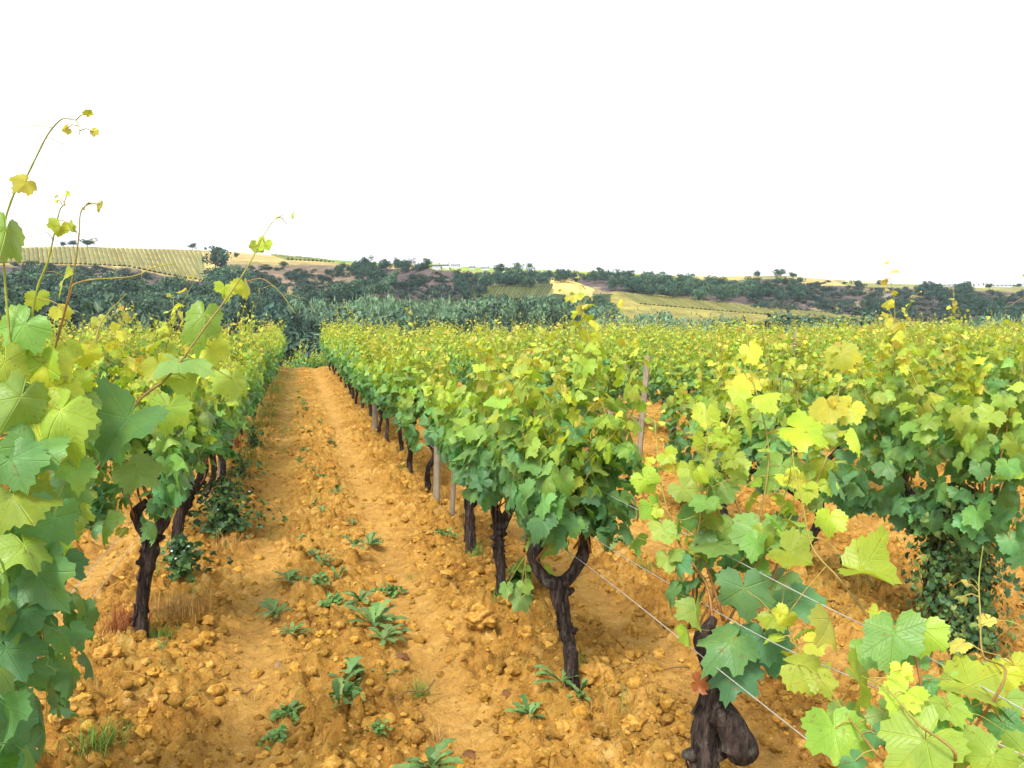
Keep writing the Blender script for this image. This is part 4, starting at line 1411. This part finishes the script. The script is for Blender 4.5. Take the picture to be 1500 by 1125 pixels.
def row_z(px, py, r):
    w = FW + RT * ((np.asarray(px, float)[..., None] - 750) / F) + UP * ((562.5 - np.asarray(py, float)[..., None]) / F)
    return CZ + w[..., 2] / np.hypot(w[..., 0], w[..., 1]) * r


def hill_profile(px, rs):
    """heights along the radii rs for each of the columns px -> (len(px), len(rs))"""
    px = np.asarray(px, float)
    c = [np.interp(px, CT[:, 0], CT[:, i]) for i in range(1, 7)]
    zc = row_z(px, c[0], c[1]); zl = row_z(px, c[2], c[3]); zb = row_z(px, c[4], c[5])
    out = np.zeros((len(px), len(rs)))
    for i in range(len(px)):
        rc, rl, rb = c[1][i], c[3][i], c[5][i]
        out[i] = np.interp(rs, [40, 60, 95, 140, 250, rb, rl, rc, rc + 120, rc + 500, 4000], [-9, -11, -15.5, -14, -12, zb[i], zl[i], zc[i], zc[i] - 3, zc[i] - 20, zc[i] - 60])
    k = np.array([1, 2, 3, 2, 1], float) / 9
    pad = np.pad(out, ((0, 0), (2, 2)), 'edge')
    out = sum(k[j] * pad[:, j:j + out.shape[1]] for j in range(5))
    PXX = px[:, None]; RR = rs[None]
    out = out + 9.5 * np.exp(-((PXX - 643) / 48) ** 2) * np.exp(-((RR - 455) / 38) ** 2)
    az = rays_az(px)[:, None]
    x = RR * np.sin(az); y = RR * np.cos(az)
    scarp = np.clip((RR - c[5][:, None] + 15) / 30, 0, 1) * np.clip((c[3][:, None] + 10 - RR) / 30, 0, 1)
    out = out + scarp * (2.6 * fbm(x / 42, y / 42, 4, 71) + 2.2 * np.abs(perlin(x / 17, y / 17, 75))) + .5 * fbm(x / 60, y / 60, 2, 78) * np.clip((RR - 200) / 100, 0, 1)
    return out


HP = np.arange(-520, 2020, 3.0)
HR = np.concatenate([np.linspace(40, 340, 45)[:-1], np.linspace(340, 640, 150)[:-1], np.linspace(640, 900, 60)[:-1], np.geomspace(900, 1500, 14)])
HZ = hill_profile(HP, HR)
AZ = rays_az(HP)[:, None]
HV = np.stack([HR[None] * np.sin(AZ), HR[None] * np.cos(AZ), HZ], -1)
nr_, nc_ = HZ.shape
ii = np.arange(nr_ - 1)[:, None] * nc_; jj = np.arange(nc_ - 1)[None]
hq = np.stack([ii + jj, ii + jj + 1, ii + nc_ + jj + 1, ii + nc_ + jj], -1).reshape(-1, 4)[:, ::-1]
hx, hy, _ = proj(HV)
lipr = np.interp(HP, CT[:, 0], CT[:, 4])[:, None]; baser = np.interp(HP, CT[:, 0], CT[:, 6])[:, None]
hc = np.where((HP > 1060)[:, None, None] & np.ones(HV.shape, bool), np.array([.25, .255, .095]), np.array([.34, .285, .11]))   # plateau grass
RRg = HR[None] + 0 * AZ
jit = 14 * fbm(HV[..., 0] / 30, HV[..., 1] / 30, 3, 81)
scarp_col = np.where((HP[:, None, None] < 560) & (HP[:, None, None] > 300), np.array([.205, .160, .110]), np.array([.105, .085, .080]))
grass_on = ((fbm(HV[..., 0] / 38, HV[..., 1] / 38, 4, 90) > .2) & ((HP[:, None] < 560) | (HP[:, None] > 720)))[..., None]
scarp_col = np.where(grass_on, np.array([.225, .19, .10]), scarp_col)
hc = np.where((RRg + jit < lipr)[..., None], scarp_col, hc)
hc = np.where((RRg + .5 * jit < baser)[..., None], np.array([.05, .075, .03]), hc)
wob = 1.2 * fbm(hx / 9, hy / 4, 2, 93)
FIELDS = [([(-120, 355), (300, 355), (325, 372), (300, 413), (240, 404), (190, 392), (120, 388), (-120, 387)], (.44, .35, .13)),
          ([(325, 360), (470, 370), (480, 384), (330, 383)], (.44, .35, .14)), ([(395, 366), (470, 374), (485, 384), (440, 381)], (.34, .33, .09)), ([(470, 370), (560, 378), (560, 391), (490, 384)], (.16, .30, .07)),
          ([(600, 380), (820, 388), (820, 402), (640, 396)], (.26, .36, .08)), ([(820, 388), (1060, 398), (1060, 408), (840, 404)], (.33, .38, .07)), ([(1010, 402), (1110, 402), (1110, 410), (1010, 409)], (.48, .38, .12)),
          ([(1150, 406), (1215, 407), (1240, 419), (1160, 416)], (.46, .36, .14)), ([(1230, 405), (1380, 410), (1370, 417), (1240, 414)], (.46, .42, .15)),
          ([(688, 426), (810, 417), (812, 440), (690, 445)], (.24, .22, .08)), ([(803, 408), (835, 409), (870, 424), (868, 434), (812, 430)], (.58, .44, .15)),
          ([(898, 427), (960, 431), (1060, 444), (1180, 456), (1340, 468), (1340, 485), (880, 485)], (.27, .245, .07))]
for poly, c in FIELDS:
    hc = np.where((inpoly(hx, hy + wob, poly) & (HR[None] > 250))[..., None], np.array(c), hc)
rock = (perlin(HV[..., 0] / 15, HV[..., 1] / 15, 95) > .33) & (HP[:, None] > 1280) & (HP[:, None] < 1420) & (RRg < lipr) & (RRg > baser + 40)
hc = np.where(rock[..., None], np.array([.24, .22, .22]), hc)
tag(obj('hills', [dict(v=HV.reshape(-1, 3), f=[hq], col=hc.reshape(-1, 3))], [M_HILL]), kind='structure')

HIT_R = np.linspace(110, 900, 1600)


def hit(px, py):
    """the hillside point that the photograph shows at (px, py)"""
    z = hill_profile(np.array([px]), HIT_R)[0]
    a = rays_az(np.array([px]))[0]
    v = np.stack([HIT_R * math.sin(a), HIT_R * math.cos(a), z], -1)
    yy_ = proj(v)[1]
    k = np.where(yy_ <= py)[0]
    k = k[0] if len(k) else int(np.argmin(yy_))
    return v[k]


def on_ray(px, d):
    """a point of the ground d metres away under column px"""
    a = rays_az(np.array([px]))[0]
    z = float(hill_profile(np.array([px]), np.array([d, d + 1.0, d + 2, d + 3, d + 4]))[0, 0])
    return np.array([d * math.sin(a), d * math.cos(a), z])


# rows of the hillside vineyards
def hill_rows(lines, w, h, col, name, label):
    ps = []
    rr = np.random.default_rng(3)
    for (x0, y0), (x1, y1) in lines:
        n = 16
        q = np.array([hit(x0 + (x1 - x0) * u, y0 + (y1 - y0) * u) for u in np.linspace(0, 1, n)])
        t = norm(np.gradient(q, axis=0)); s = norm(np.cross(t, [0, 0, 1.0]))
        hh = h * (.7 + .6 * rr.random((n, 1))); ww = w * (.8 + .4 * rr.random((n, 1)))
        v = np.concatenate([q + s * ww / 2 - [0, 0, .4], q + s * ww / 3 + [0, 0, 1] * hh, q - s * ww / 3 + [0, 0, 1] * hh, q - s * ww / 2 - [0, 0, .4]])
        j = np.arange(n - 1)
        f = np.concatenate([np.stack([j + a * n, j + 1 + a * n, j + 1 + (a + 1) * n, j + (a + 1) * n], -1) for a in range(3)])
        ps.append(dict(v=v, f=[f], col=np.asarray(col) * (.8 + .4 * rr.random())))
    tag(obj(name, ps, [M_TREE]), label, 'vineyard', kind='stuff')


bot = lambda x: np.interp(x, [0, 120, 190, 240, 300], [386, 388, 391, 402, 412])
lines = []
for x in np.arange(-54, 296, 6.6):
    sh = 22 * (max(x, 0) / 290) ** 2
    xb = min(x + sh, 302)
    lines.append(((x, np.interp(x, CT[:, 0], CT[:, 1]) + 2.6), (xb, bot(xb) - .5)))
hill_rows(lines, 2.1, .75, (.20, .205, .065), 'hillside_vineyard', 'straw coloured vineyard striped with green rows on the top left hillside')
hill_rows([((x, 420 - (x - 700) * .02), (x - 14, 441)) for x in np.arange(700, 812, 4.5)], 1.6, 1.2, (.11, .13, .04), 'hillside_vineyard', 'small olive striped vineyard plot left of the bright straw patch')
hill_rows([((905 + k * 12.5, 429 + k * 1.25), (905 + k * 12.5 + 34, 446 + k * 1.05)) for k in np.arange(0, 34, .5)], 1.5, .6, (.21, .205, .055), 'hillside_vineyard', 'long sloping yellow green vineyard below the rocky scarp')
hill_rows([((400 + 6 * k, 374 + .55 * k), (424 + 6 * k, 381 + .3 * k)) for k in range(12)], 1.8, 1.2, (.17, .20, .05), 'hillside_vineyard', 'pale striped vineyard plot on the crest beside the green field')


# ------------------------------------------------------------------ trees
def crown_parts(rg, H, Wd, kind, n, ls, col):
    """leaf sprays through the crown's lobes"""
    cols = []; pos = []; nr = []
    if kind == 'round':
        lobes = [(rg.standard_normal(3) * np.array([.22, .22, .16]) * np.array([Wd, Wd, H]) + np.array([0, 0, H * .58]), Wd * (.20 + .14 * rg.random())) for _ in range(13)]
    elif kind == 'poplar':
        lobes = [(np.array([rg.standard_normal() * .10 * Wd, rg.standard_normal() * .10 * Wd, H * u]), Wd * .42 * math.sin(math.pi * (.12 + .80 * u)) * (.75 + .4 * rg.random())) for u in np.linspace(.16, .93, 12)]
    elif kind == 'willow':
        lobes = [(np.array([rg.standard_normal() * .26 * Wd, rg.standard_normal() * .26 * Wd, H * (.18 + .62 * rg.random())]), Wd * (.15 + .14 * rg.random())) for _ in range(20)]
    else:
        lobes = [(np.array([rg.standard_normal() * .27 * Wd, rg.standard_normal() * .27 * Wd, H * (.25 + .4 * rg.random())]), Wd * (.16 + .16 * rg.random())) for _ in range(9)]
    per = n // len(lobes)
    for c, r in lobes:
        d = norm(rg.standard_normal((per, 3)))
        rad = r * (.62 + .45 * rg.random((per, 1)))
        st = np.array([1, 1, .85 if kind in ('round', 'shrub') else 1.25])
        pos.append(c + d * rad * st); nr.append(d)
        cols.append(np.tile(np.asarray(col) * (.70 + .65 * rg.random()) * np.array([1 + .25 * (rg.random() - .5), 1, 1 + .2 * (rg.random() - .5)]), (per, 1)) * (.75 + .5 * rg.random((per, 1))))
    pos = np.concatenate(pos); nr = np.concatenate(nr); cc = np.concatenate(cols)
    pos[:, 2] = np.maximum(pos[:, 2], .04 * H)
    m = len(pos)
    nn = norm(nr + .7 * rg.standard_normal((m, 3)))
    if kind in ('willow', 'poplar'):
        tp = norm(np.array([0, 0, 1.0]) + nr * .6 + .45 * rg.standard_normal((m, 3))); asp = .30
    else:
        tp = norm(np.cross(nn, rg.standard_normal((m, 3)))); asp = .62
    tp = norm(tp - nn * (tp * nn).sum(-1, keepdims=True)); xx = np.cross(tp, nn)
    s = (ls * (.6 + .8 * rg.random(m)))[:, None]
    v = np.stack([pos - tp * s, pos + xx * s * asp + nn * s * .15, pos + tp * s, pos - xx * s * asp + nn * s * .15], 1).reshape(-1, 3)
    f = np.arange(m * 4).reshape(-1, 4)
    return [dict(v=v, f=[f], col=np.repeat(cc, 4, 0), flat=True)]


def limb_parts(rg, H, Wd, kind):
    r = .028 * H
    ps = [tube(spline([(0, 0, -.03 * H), (.01 * H, 0, .2 * H), (0, .01 * H, .45 * H), (.01 * H, 0, .75 * H)], 12), np.linspace(r, r * .3, 12), 7, .1, 3)]
    for i in range(6):
        a = rg.random() * 6.28; z = H * (.22 + .3 * rg.random())
        e = np.array([math.cos(a) * Wd * .3, math.sin(a) * Wd * .3, z + H * .22])
        ps.append(tube(spline([(0, 0, z), e * np.array([.45, .45, 1]) - [0, 0, .08 * H], e], 7), np.linspace(r * .45, r * .12, 7), 5, .1, i))
    return ps


DARKT = (.048, .098, .066); MIDT = (.090, .160, .092); WIL = (.150, .240, .130); POP = (.125, .210, .120); SHR = (.042, .072, .055)
TREES = {}
for kind, col, n, ls, names in [('round', DARKT, 1400, .042, 'abc'), ('round', MIDT, 1400, .042, 'de'), ('poplar', POP, 1500, .045, 'pq'), ('willow', WIL, 1500, .05, 'wv'), ('shrub', SHR, 700, .075, 'st')]:
    for nm in names:
        rgt = np.random.default_rng(ord(nm))
        H, Wd = {'round': (10, 8.5), 'poplar': (14, 5.5), 'willow': (10, 8.5), 'shrub': (4, 6)}[kind]
        cp = crown_parts(rgt, H, Wd, kind, n, ls * H * (1.0 if kind != 'shrub' else 1.2), col)
        tpz = limb_parts(rgt, H, Wd, kind)
        TREES[nm] = (mesh_from('crown', cp, [M_TREE]), mesh_from('trunk', tpz, [M_TWOOD]), H, Wd, cp)
TRG = np.random.default_rng(8)


def tree(nm, p, h, label, group=None, wide=1.0, name='tree', cat='tree'):
    cr, tk, H, Wd, _ = TREES[nm]
    root = empty(name, tuple(p), TRG.random() * 6.28)
    s = h / H
    root.scale = (s * wide, s * wide, s)
    link('crown', cr, root); link('trunk', tk, root)
    return tag(root, label, cat, group)


def top_h(px, d, pytop):
    b = on_ray(px, d)
    return b, float(row_z(np.array([px]), np.array([pytop]), np.hypot(b[0], b[1]))[0] - b[2])


# single trees that stand out
rgt = np.random.default_rng(501)
for px, d, top, Wd, kind, n, ls, col, lab in [(446, 78, 446, 5.6, 'round', 6500, .34, (.075, .135, .09), 'dark round tree standing right behind the end of the path'),
                                             (180, 62, 410, 9.6, 'willow', 9000, .40, (.085, .135, .085), 'wide feathery grey green willow bush behind the left vines'),
                                             (404, 95, 468, 4.5, 'round', 2600, .36, (.05, .09, .06), 'smaller tree left of the dark one behind the path end'),
                                             (60, 90, 425, 9, 'round', 5000, .42, (.040, .075, .055), 'dark bushy tree at far left behind the tall shoots')]:
    b, h = top_h(px, d, top)
    root = tag(empty('tree', tuple(b)), lab, 'tree')
    obj('crown', crown_parts(rgt, h, Wd, kind, n, ls, col), [M_TREE], root)
    obj('trunk', limb_parts(rgt, h, Wd, kind), [M_TWOOD], root)
for nm, px, py, h, wide, lab in [('a', 318, 398, 15, .95, 'large dark round tree where the striped hillside field meets the wood'), ('b', 132, 362, 6, 1.8, 'dark tree clump on the crest above the striped field'), ('c', 112, 362, 4.5, 1.5, 'smaller dark tree left of the clump on the crest'), ('a', 98, 362, 4, 1.0, 'lowest dark tree at the left end of the crest clump'),
                                 ('d', 285, 366, 4.5, 1.7, 'thin topped tree alone on the crest, first right of the striped field'), ('e', 304, 367, 2.6, .9, 'tiny tree on the crest between two larger lone ones'), ('d', 323, 368, 3.2, 1.4, 'small flat tree alone on the crest above the big dark tree'), ('b', 349, 379, 4.6, .9, 'small round tree in the dry field right of the big dark tree'),
                                 ('b', 535, 396, 9, .9, 'round tree on the rim of the tan slope'), ('a', 417, 392, 4, 1.2, 'small tree on the rim above the tan slope'), ('c', 588, 398, 6, 1.2, 'dark tree beside the manor house'), ('d', 627, 392, 5, 1.3, 'low tree right of the manor house'), ('e', 760, 397, 7, 1.2, 'grey green tree among the crest houses'), ('d', 776, 396, 6, 1.2, 'bare looking tree at the right end of the crest houses'),
                                 ('a', 735, 402, 8, 1.3, 'dark tree below the crest houses'), ('c', 926, 400, 3, 1.6, 'small dark tree on the bright crest field'), ('b', 970, 402, 2.6, 1.8, 'low tree pair on the bright crest field'), ('a', 1014, 404, 2.6, 1.6, 'low dark tree at the end of the bright crest field'), ('a', 1142, 406, 7, 1.5, 'dark tree on the right hand hilltop'), ('b', 1160, 408, 5, 1.6, 'dark tree just right of the hilltop one'), ('c', 1108, 408, 6, 1.0, 'dark tree left of the hilltop'),
                                 ('s', 1488, 420, 3, 1.4, 'dark flat bush on the far right skyline'), ('b', 1447, 424, 5, 1.2, 'dark tree right of the white building')]:
    p = hit(px, py)
    tree(nm, p, h, lab, None, wide)

# groves on the valley floor
GR = [('willow grove in the mid valley', 'w', [(445 + 13.5 * k, 255 + 8 * math.sin(k * 1.7), 430 + 6 * math.sin(k * 2.1) + 8 * abs(k - 9) / 9) for k in range(18)], 1.0),
      ('poplar grove right of the willows', 'p', [(690 + 13 * k, 285 + 9 * math.sin(k * 1.3), 436 + 4 * math.sin(k * 2.7) + 12 * (k > 12)) for k in range(17)], 1.2),
      ('dark trees in front of the groves', 'd', [(470 + 24 * k, 215 + 10 * math.sin(k * 2.3), 461 + 5 * math.sin(k * 1.9)) for k in range(10)], 1.0),
      ('willow bushes before the long vineyard', 'v', [(885 + 15 * k, 250 + 12 * math.sin(k * 2.0), 452 + 6 * math.sin(k * 1.1) + 1.2 * k) for k in range(13)], 1.15),
      ('low bushes along the field edge on the right', 'e', [(1095 + 17 * k, 200 + 14 * math.sin(k * 1.7), 471 + 4 * math.sin(k * 2.2)) for k in range(13)], 1.4),
      ('willow bushes at the right end of the valley', 'w', [(1425 + 14 * k, 230 + 9 * math.sin(k * 1.7), 460 + 4 * math.sin(k * 2.2)) for k in range(7)], 1.0),
      ('dark valley trees on the left', 'a', [(-10 + 22 * k, 200 + 20 * math.sin(k * 1.7), 430 + 8 * math.sin(k * 2.9) + k * .9) for k in range(21)], 1.0)]
for gi, (gname, nm, spots_, wide) in enumerate(GR):
    fam = {'w': 'wv', 'v': 'vw', 'p': 'pq', 'd': 'de', 'e': 'ed', 'a': 'abc'}[nm]
    for k, (px, d, top) in enumerate(spots_):
        b, h = top_h(px, d, top)
        tree(fam[k % len(fam)], b, h, {'w': 'one of the rounded trees of the ', 'v': 'one of the ', 'p': 'one of the narrow upright trees of the ', 'd': 'one of the ', 'e': 'one of the ', 'a': 'one of the '}[nm] + gname, gname, wide * (.62 if nm in 'wv' and h > 18 else .8 if h > 18 else 1.0))

# the woods that climb the far slope, one mass
WOODS = [([(-30, 418), (60, 419), (130, 424), (210, 434), (296, 444), (316, 414), (345, 410), (380, 424), (430, 448), (520, 436), (560, 414), (590, 412), (570, 438), (520, 446), (470, 458), (470, 486), (-30, 490)], 560, 'abcde', 8.0),
         ([(480, 396), (560, 394), (640, 394), (590, 404), (540, 412)], 40, 'abc', 6), ([(700, 408), (800, 408), (900, 410), (1000, 417), (1100, 424), (1112, 446), (1040, 444), (960, 436), (900, 428), (870, 416), (800, 416), (800, 422), (700, 426)], 230, 'abcde', 7),
         ([(655, 404), (705, 412), (712, 440), (690, 448)], 26, 'abc', 5), ([(1090, 416), (1170, 418), (1180, 444), (1120, 446)], 34, 'abc', 6), ([(1270, 450), (1330, 455), (1330, 472), (1280, 470)], 18, 'abc', 6), ([(1330, 425), (1420, 424), (1440, 455), (1380, 452)], 34, 'abc', 6), ([(1400, 450), (1510, 452), (1510, 476), (1410, 474)], 34, 'abc', 6), ([(700, 462), (900, 456), (900, 474), (700, 478)], 40, 'de', 7)]
wr = np.random.default_rng(66)
ps = []
for poly, n, fam, hh in WOODS:
    xs = [a[0] for a in poly]; ys = [a[1] for a in poly]
    c = 0
    while c < n:
        px = min(xs) + (max(xs) - min(xs)) * wr.random(); py = min(ys) + (max(ys) - min(ys)) * wr.random()
        if not inpoly(np.array([px]), np.array([py]), poly)[0]:
            continue
        c += 1
        p = hit(px, py)
        cp = TREES[fam[wr.integers(len(fam))]]
        s = hh * (.6 + .6 * wr.random()) / 10
        sel = wr.permutation(len(cp[4][0]['v']) // 4)[:720]
        vi = (sel[:, None] * 4 + np.arange(4)).ravel()
        v = cp[4][0]['v'][vi]
        cen = v.reshape(-1, 4, 3).mean(1, keepdims=True)
        v = (cen + (v.reshape(-1, 4, 3) - cen) * 1.25).reshape(-1, 3)
        ps.append(dict(v=v @ rotz(wr.random() * 6.28, s).T + p, f=[np.arange(len(v)).reshape(-1, 4)], col=cp[4][0]['col'][vi] * (.75 + .5 * wr.random()), flat=True))
tag(obj('valley_wood', ps, [M_TREE]), 'dark blue green wood covering the far slope of the valley', 'wood', kind='stuff')

# scattered shrubs on the scarps
SH = [([(330, 392), (545, 393), (520, 425), (440, 432), (380, 405)], 46, 'the tan slope left of the rock knoll', 2.6), ([(590, 412), (640, 402), (700, 425), (690, 440), (580, 436)], 26, 'the purple rock knoll', 2.6), ([(1165, 420), (1300, 425), (1340, 455), (1300, 466), (1180, 454)], 44, 'the rocky scarp on the right', 3.0),
      ([(1300, 424), (1500, 430), (1500, 462), (1340, 468)], 40, 'the far right scarp', 3.2), ([(20, 389), (190, 394), (230, 408), (60, 402)], 18, 'the brown bank under the striped field', 2.4), ([(1100, 410), (1400, 420), (1400, 426), (1150, 420)], 22, 'the rim of the right hand hill', 3.2)]
for poly, n, where, hh in SH:
    xs = [a[0] for a in poly]; ys = [a[1] for a in poly]
    c = 0
    while c < n:
        px = min(xs) + (max(xs) - min(xs)) * wr.random(); py = min(ys) + (max(ys) - min(ys)) * wr.random()
        if inpoly(np.array([px]), np.array([py]), poly)[0]:
            c += 1
            tree('st'[c % 2], hit(px, py), hh * (.5 + .8 * wr.random()), 'dark scrub bush scattered on ' + where, 'scrub bushes on ' + where, 1.2, 'shrub', 'shrub')


# low scrub clothing the scarps between the single bushes
ps = []
for poly, n, hh in [([(330, 394), (545, 395), (520, 430), (440, 438), (380, 410)], 130, 1.6), ([(590, 410), (640, 400), (700, 425), (690, 442), (580, 440)], 110, 1.8), ([(1060, 415), (1300, 425), (1340, 458), (1300, 468), (1100, 452)], 330, 2.2), ([(1300, 424), (1510, 430), (1510, 474), (1320, 470)], 330, 2.4), ([(10, 389), (190, 394), (240, 410), (20, 410)], 90, 1.8)]:
    xs = [a[0] for a in poly]; ys = [a[1] for a in poly]
    c = 0
    while c < n:
        px = min(xs) + (max(xs) - min(xs)) * wr.random(); py = min(ys) + (max(ys) - min(ys)) * wr.random()
        if not inpoly(np.array([px]), np.array([py]), poly)[0] or perlin(np.array([px / 16.0]), np.array([py / 7.0]), 4)[0] < -.12:
            continue
        c += 1
        p = hit(px, py)
        cp = TREES['st'[c % 2]][4][0]
        sel = wr.permutation(len(cp['v']) // 4)[:140]
        vi = (sel[:, None] * 4 + np.arange(4)).ravel()
        sc_ = hh * (.4 + .9 * wr.random()) / 4
        v = cp['v'][vi].reshape(-1, 4, 3); cen = v.mean(1, keepdims=True)
        v = (cen + (v - cen) * 1.5).reshape(-1, 3) * np.array([1.5, 1.5, 1])
        ps.append(dict(v=v @ rotz(wr.random() * 6.28, sc_).T + p, f=[np.arange(len(v)).reshape(-1, 4)], col=cp['col'][vi] * ((.8 + .8 * wr.random()) * np.array([1.0, 1, 1]) if wr.random() < .6 else np.array([2.0, 1.3, 1.2])), flat=True))
tag(obj('hillside_scrub', ps, [M_TREE]), 'low green and brown scrub clothing the steep slopes', 'scrub', kind='stuff')


# ------------------------------------------------------------------ buildings along the crest
def house(px, py, wpx, hpx, roofpx, label, wall=(.55, .54, .52), roof=(.20, .21, .26), nwin=3, hip=0.0, chimney=True, name='house', cat='house', depth=7.0, turn=0.0):
    p = hit(px, py)
    d = np.hypot(p[0], p[1])
    m = d / F
    w, h, rh = wpx * m, hpx * m, max(roofpx * m, .3)
    root = tag(empty(name, tuple(p), -rays_az(np.array([px]))[0] + turn), label, cat)
    obj('wall', [box(-w / 2, w / 2, -depth / 2, depth / 2, -2.5, h, col=wall)], [M_WALL], root)
    e = .35
    xr = w / 2 * (1 - hip)
    v = np.array([(-w / 2 - e, -depth / 2 - e, h + .003), (w / 2 + e, -depth / 2 - e, h + .003), (w / 2 + e, depth / 2 + e, h + .003), (-w / 2 - e, depth / 2 + e, h + .003), (-xr, 0, h + rh), (xr, 0, h + rh)])
    rp = [dict(v=v, f=[np.array([(0, 1, 5, 4), (2, 3, 4, 5), (3, 2, 1, 0)]), np.array([(1, 2, 5), (3, 0, 4)])], col=roof, flat=True)]
    ro = obj('roof', rp, [M_ROOF], root)
    if chimney:
        obj('chimney', [box(w * .28, w * .28 + .8, -.4, .4, h + rh * .4, h + rh + 1.0, col=(.32, .24, .20))], [M_WALL], ro)
    for k in range(nwin):
        x = -w / 2 + w * (k + .5) / nwin
        obj('window', [box(x - .5, x + .5, -depth / 2 - .03, -depth / 2 + .05, h * .35, h * .35 + min(1.4, h * .5), col=(.05, .06, .08))], [M_ROOF], root)
    return root, w, h, rh, p


r, w, h, rh, p = house(602, 388.5, 11, 5.5, 3.5, 'manor house with a steep slate roof on the crest', hip=.3, nwin=4)
house(608.5, 388.5, 4, 9, 2.5, 'slim tower house adjoining the manor', hip=1.0, nwin=1, chimney=False, depth=4)
house(640, 391.5, 12, 2.0, 1.8, 'long low grey house right of the manor', wall=(.42, .42, .45), nwin=4)
house(653, 391.8, 10, 2.6, 2.0, 'white house with a bluish roof left of the biggest white one', wall=(.74, .74, .76))
house(668, 392.5, 14, 3.4, 2.4, 'biggest white house on the crest with a grey roof', wall=(.78, .78, .78), nwin=5)
house(692, 394, 9, 2.2, 2.6, 'small grey house among trees in the crest hamlet', wall=(.45, .45, .48))
house(711, 395, 13, 2.2, 2.4, 'long house at the right of the crest hamlet with a dark roof', wall=(.60, .60, .62), nwin=4)
house(779, 396.5, 10, 3.0, 2.0, 'pale house behind trees at the right end of the hamlet', wall=(.55, .55, .6))
house(955, 406.5, 8, 2.2, 1.2, 'small grey shed on the slope below the bright crest field', wall=(.40, .42, .48), nwin=1, chimney=False, name='shed', cat='shed')
house(1431, 421, 15, 5.0, 1.6, 'white building standing out on the far right skyline', wall=(.85, .85, .84), roof=(.7, .7, .7), nwin=3, chimney=False, hip=.2)
house(1398, 419.5, 30, 2.2, 1.2, 'long pale grey building left of the white one on the skyline', wall=(.42, .45, .50), roof=(.36, .38, .44), nwin=6, chimney=False, name='barn', cat='barn')
house(1462, 420.5, 26, 2.4, 1.2, 'long pale grey building right of the white one on the skyline', wall=(.42, .45, .50), roof=(.36, .38, .44), nwin=6, chimney=False, name='barn', cat='barn')


# ------------------------------------------------------------------ the thin bluish air over the valley
hz = N('valley_air')
for l in list(hz.t.links):
    hz.t.links.remove(l)
pv = hz.n('ShaderNodeVolumePrincipled', {'Color': (.72, .86, 1.0, 1), 'Density': .00012, 'Anisotropy': 0.0})
hz.t.links.new(pv.outputs[0], hz.out.inputs['Volume'])
tag(obj('haze', [box(-1750, 1750, -1750, 1750, float(HZ.min()) - 3, float(HZ.max()) + 25)], [hz.m]), kind='stuff')
S.cycles.volume_bounces = 0
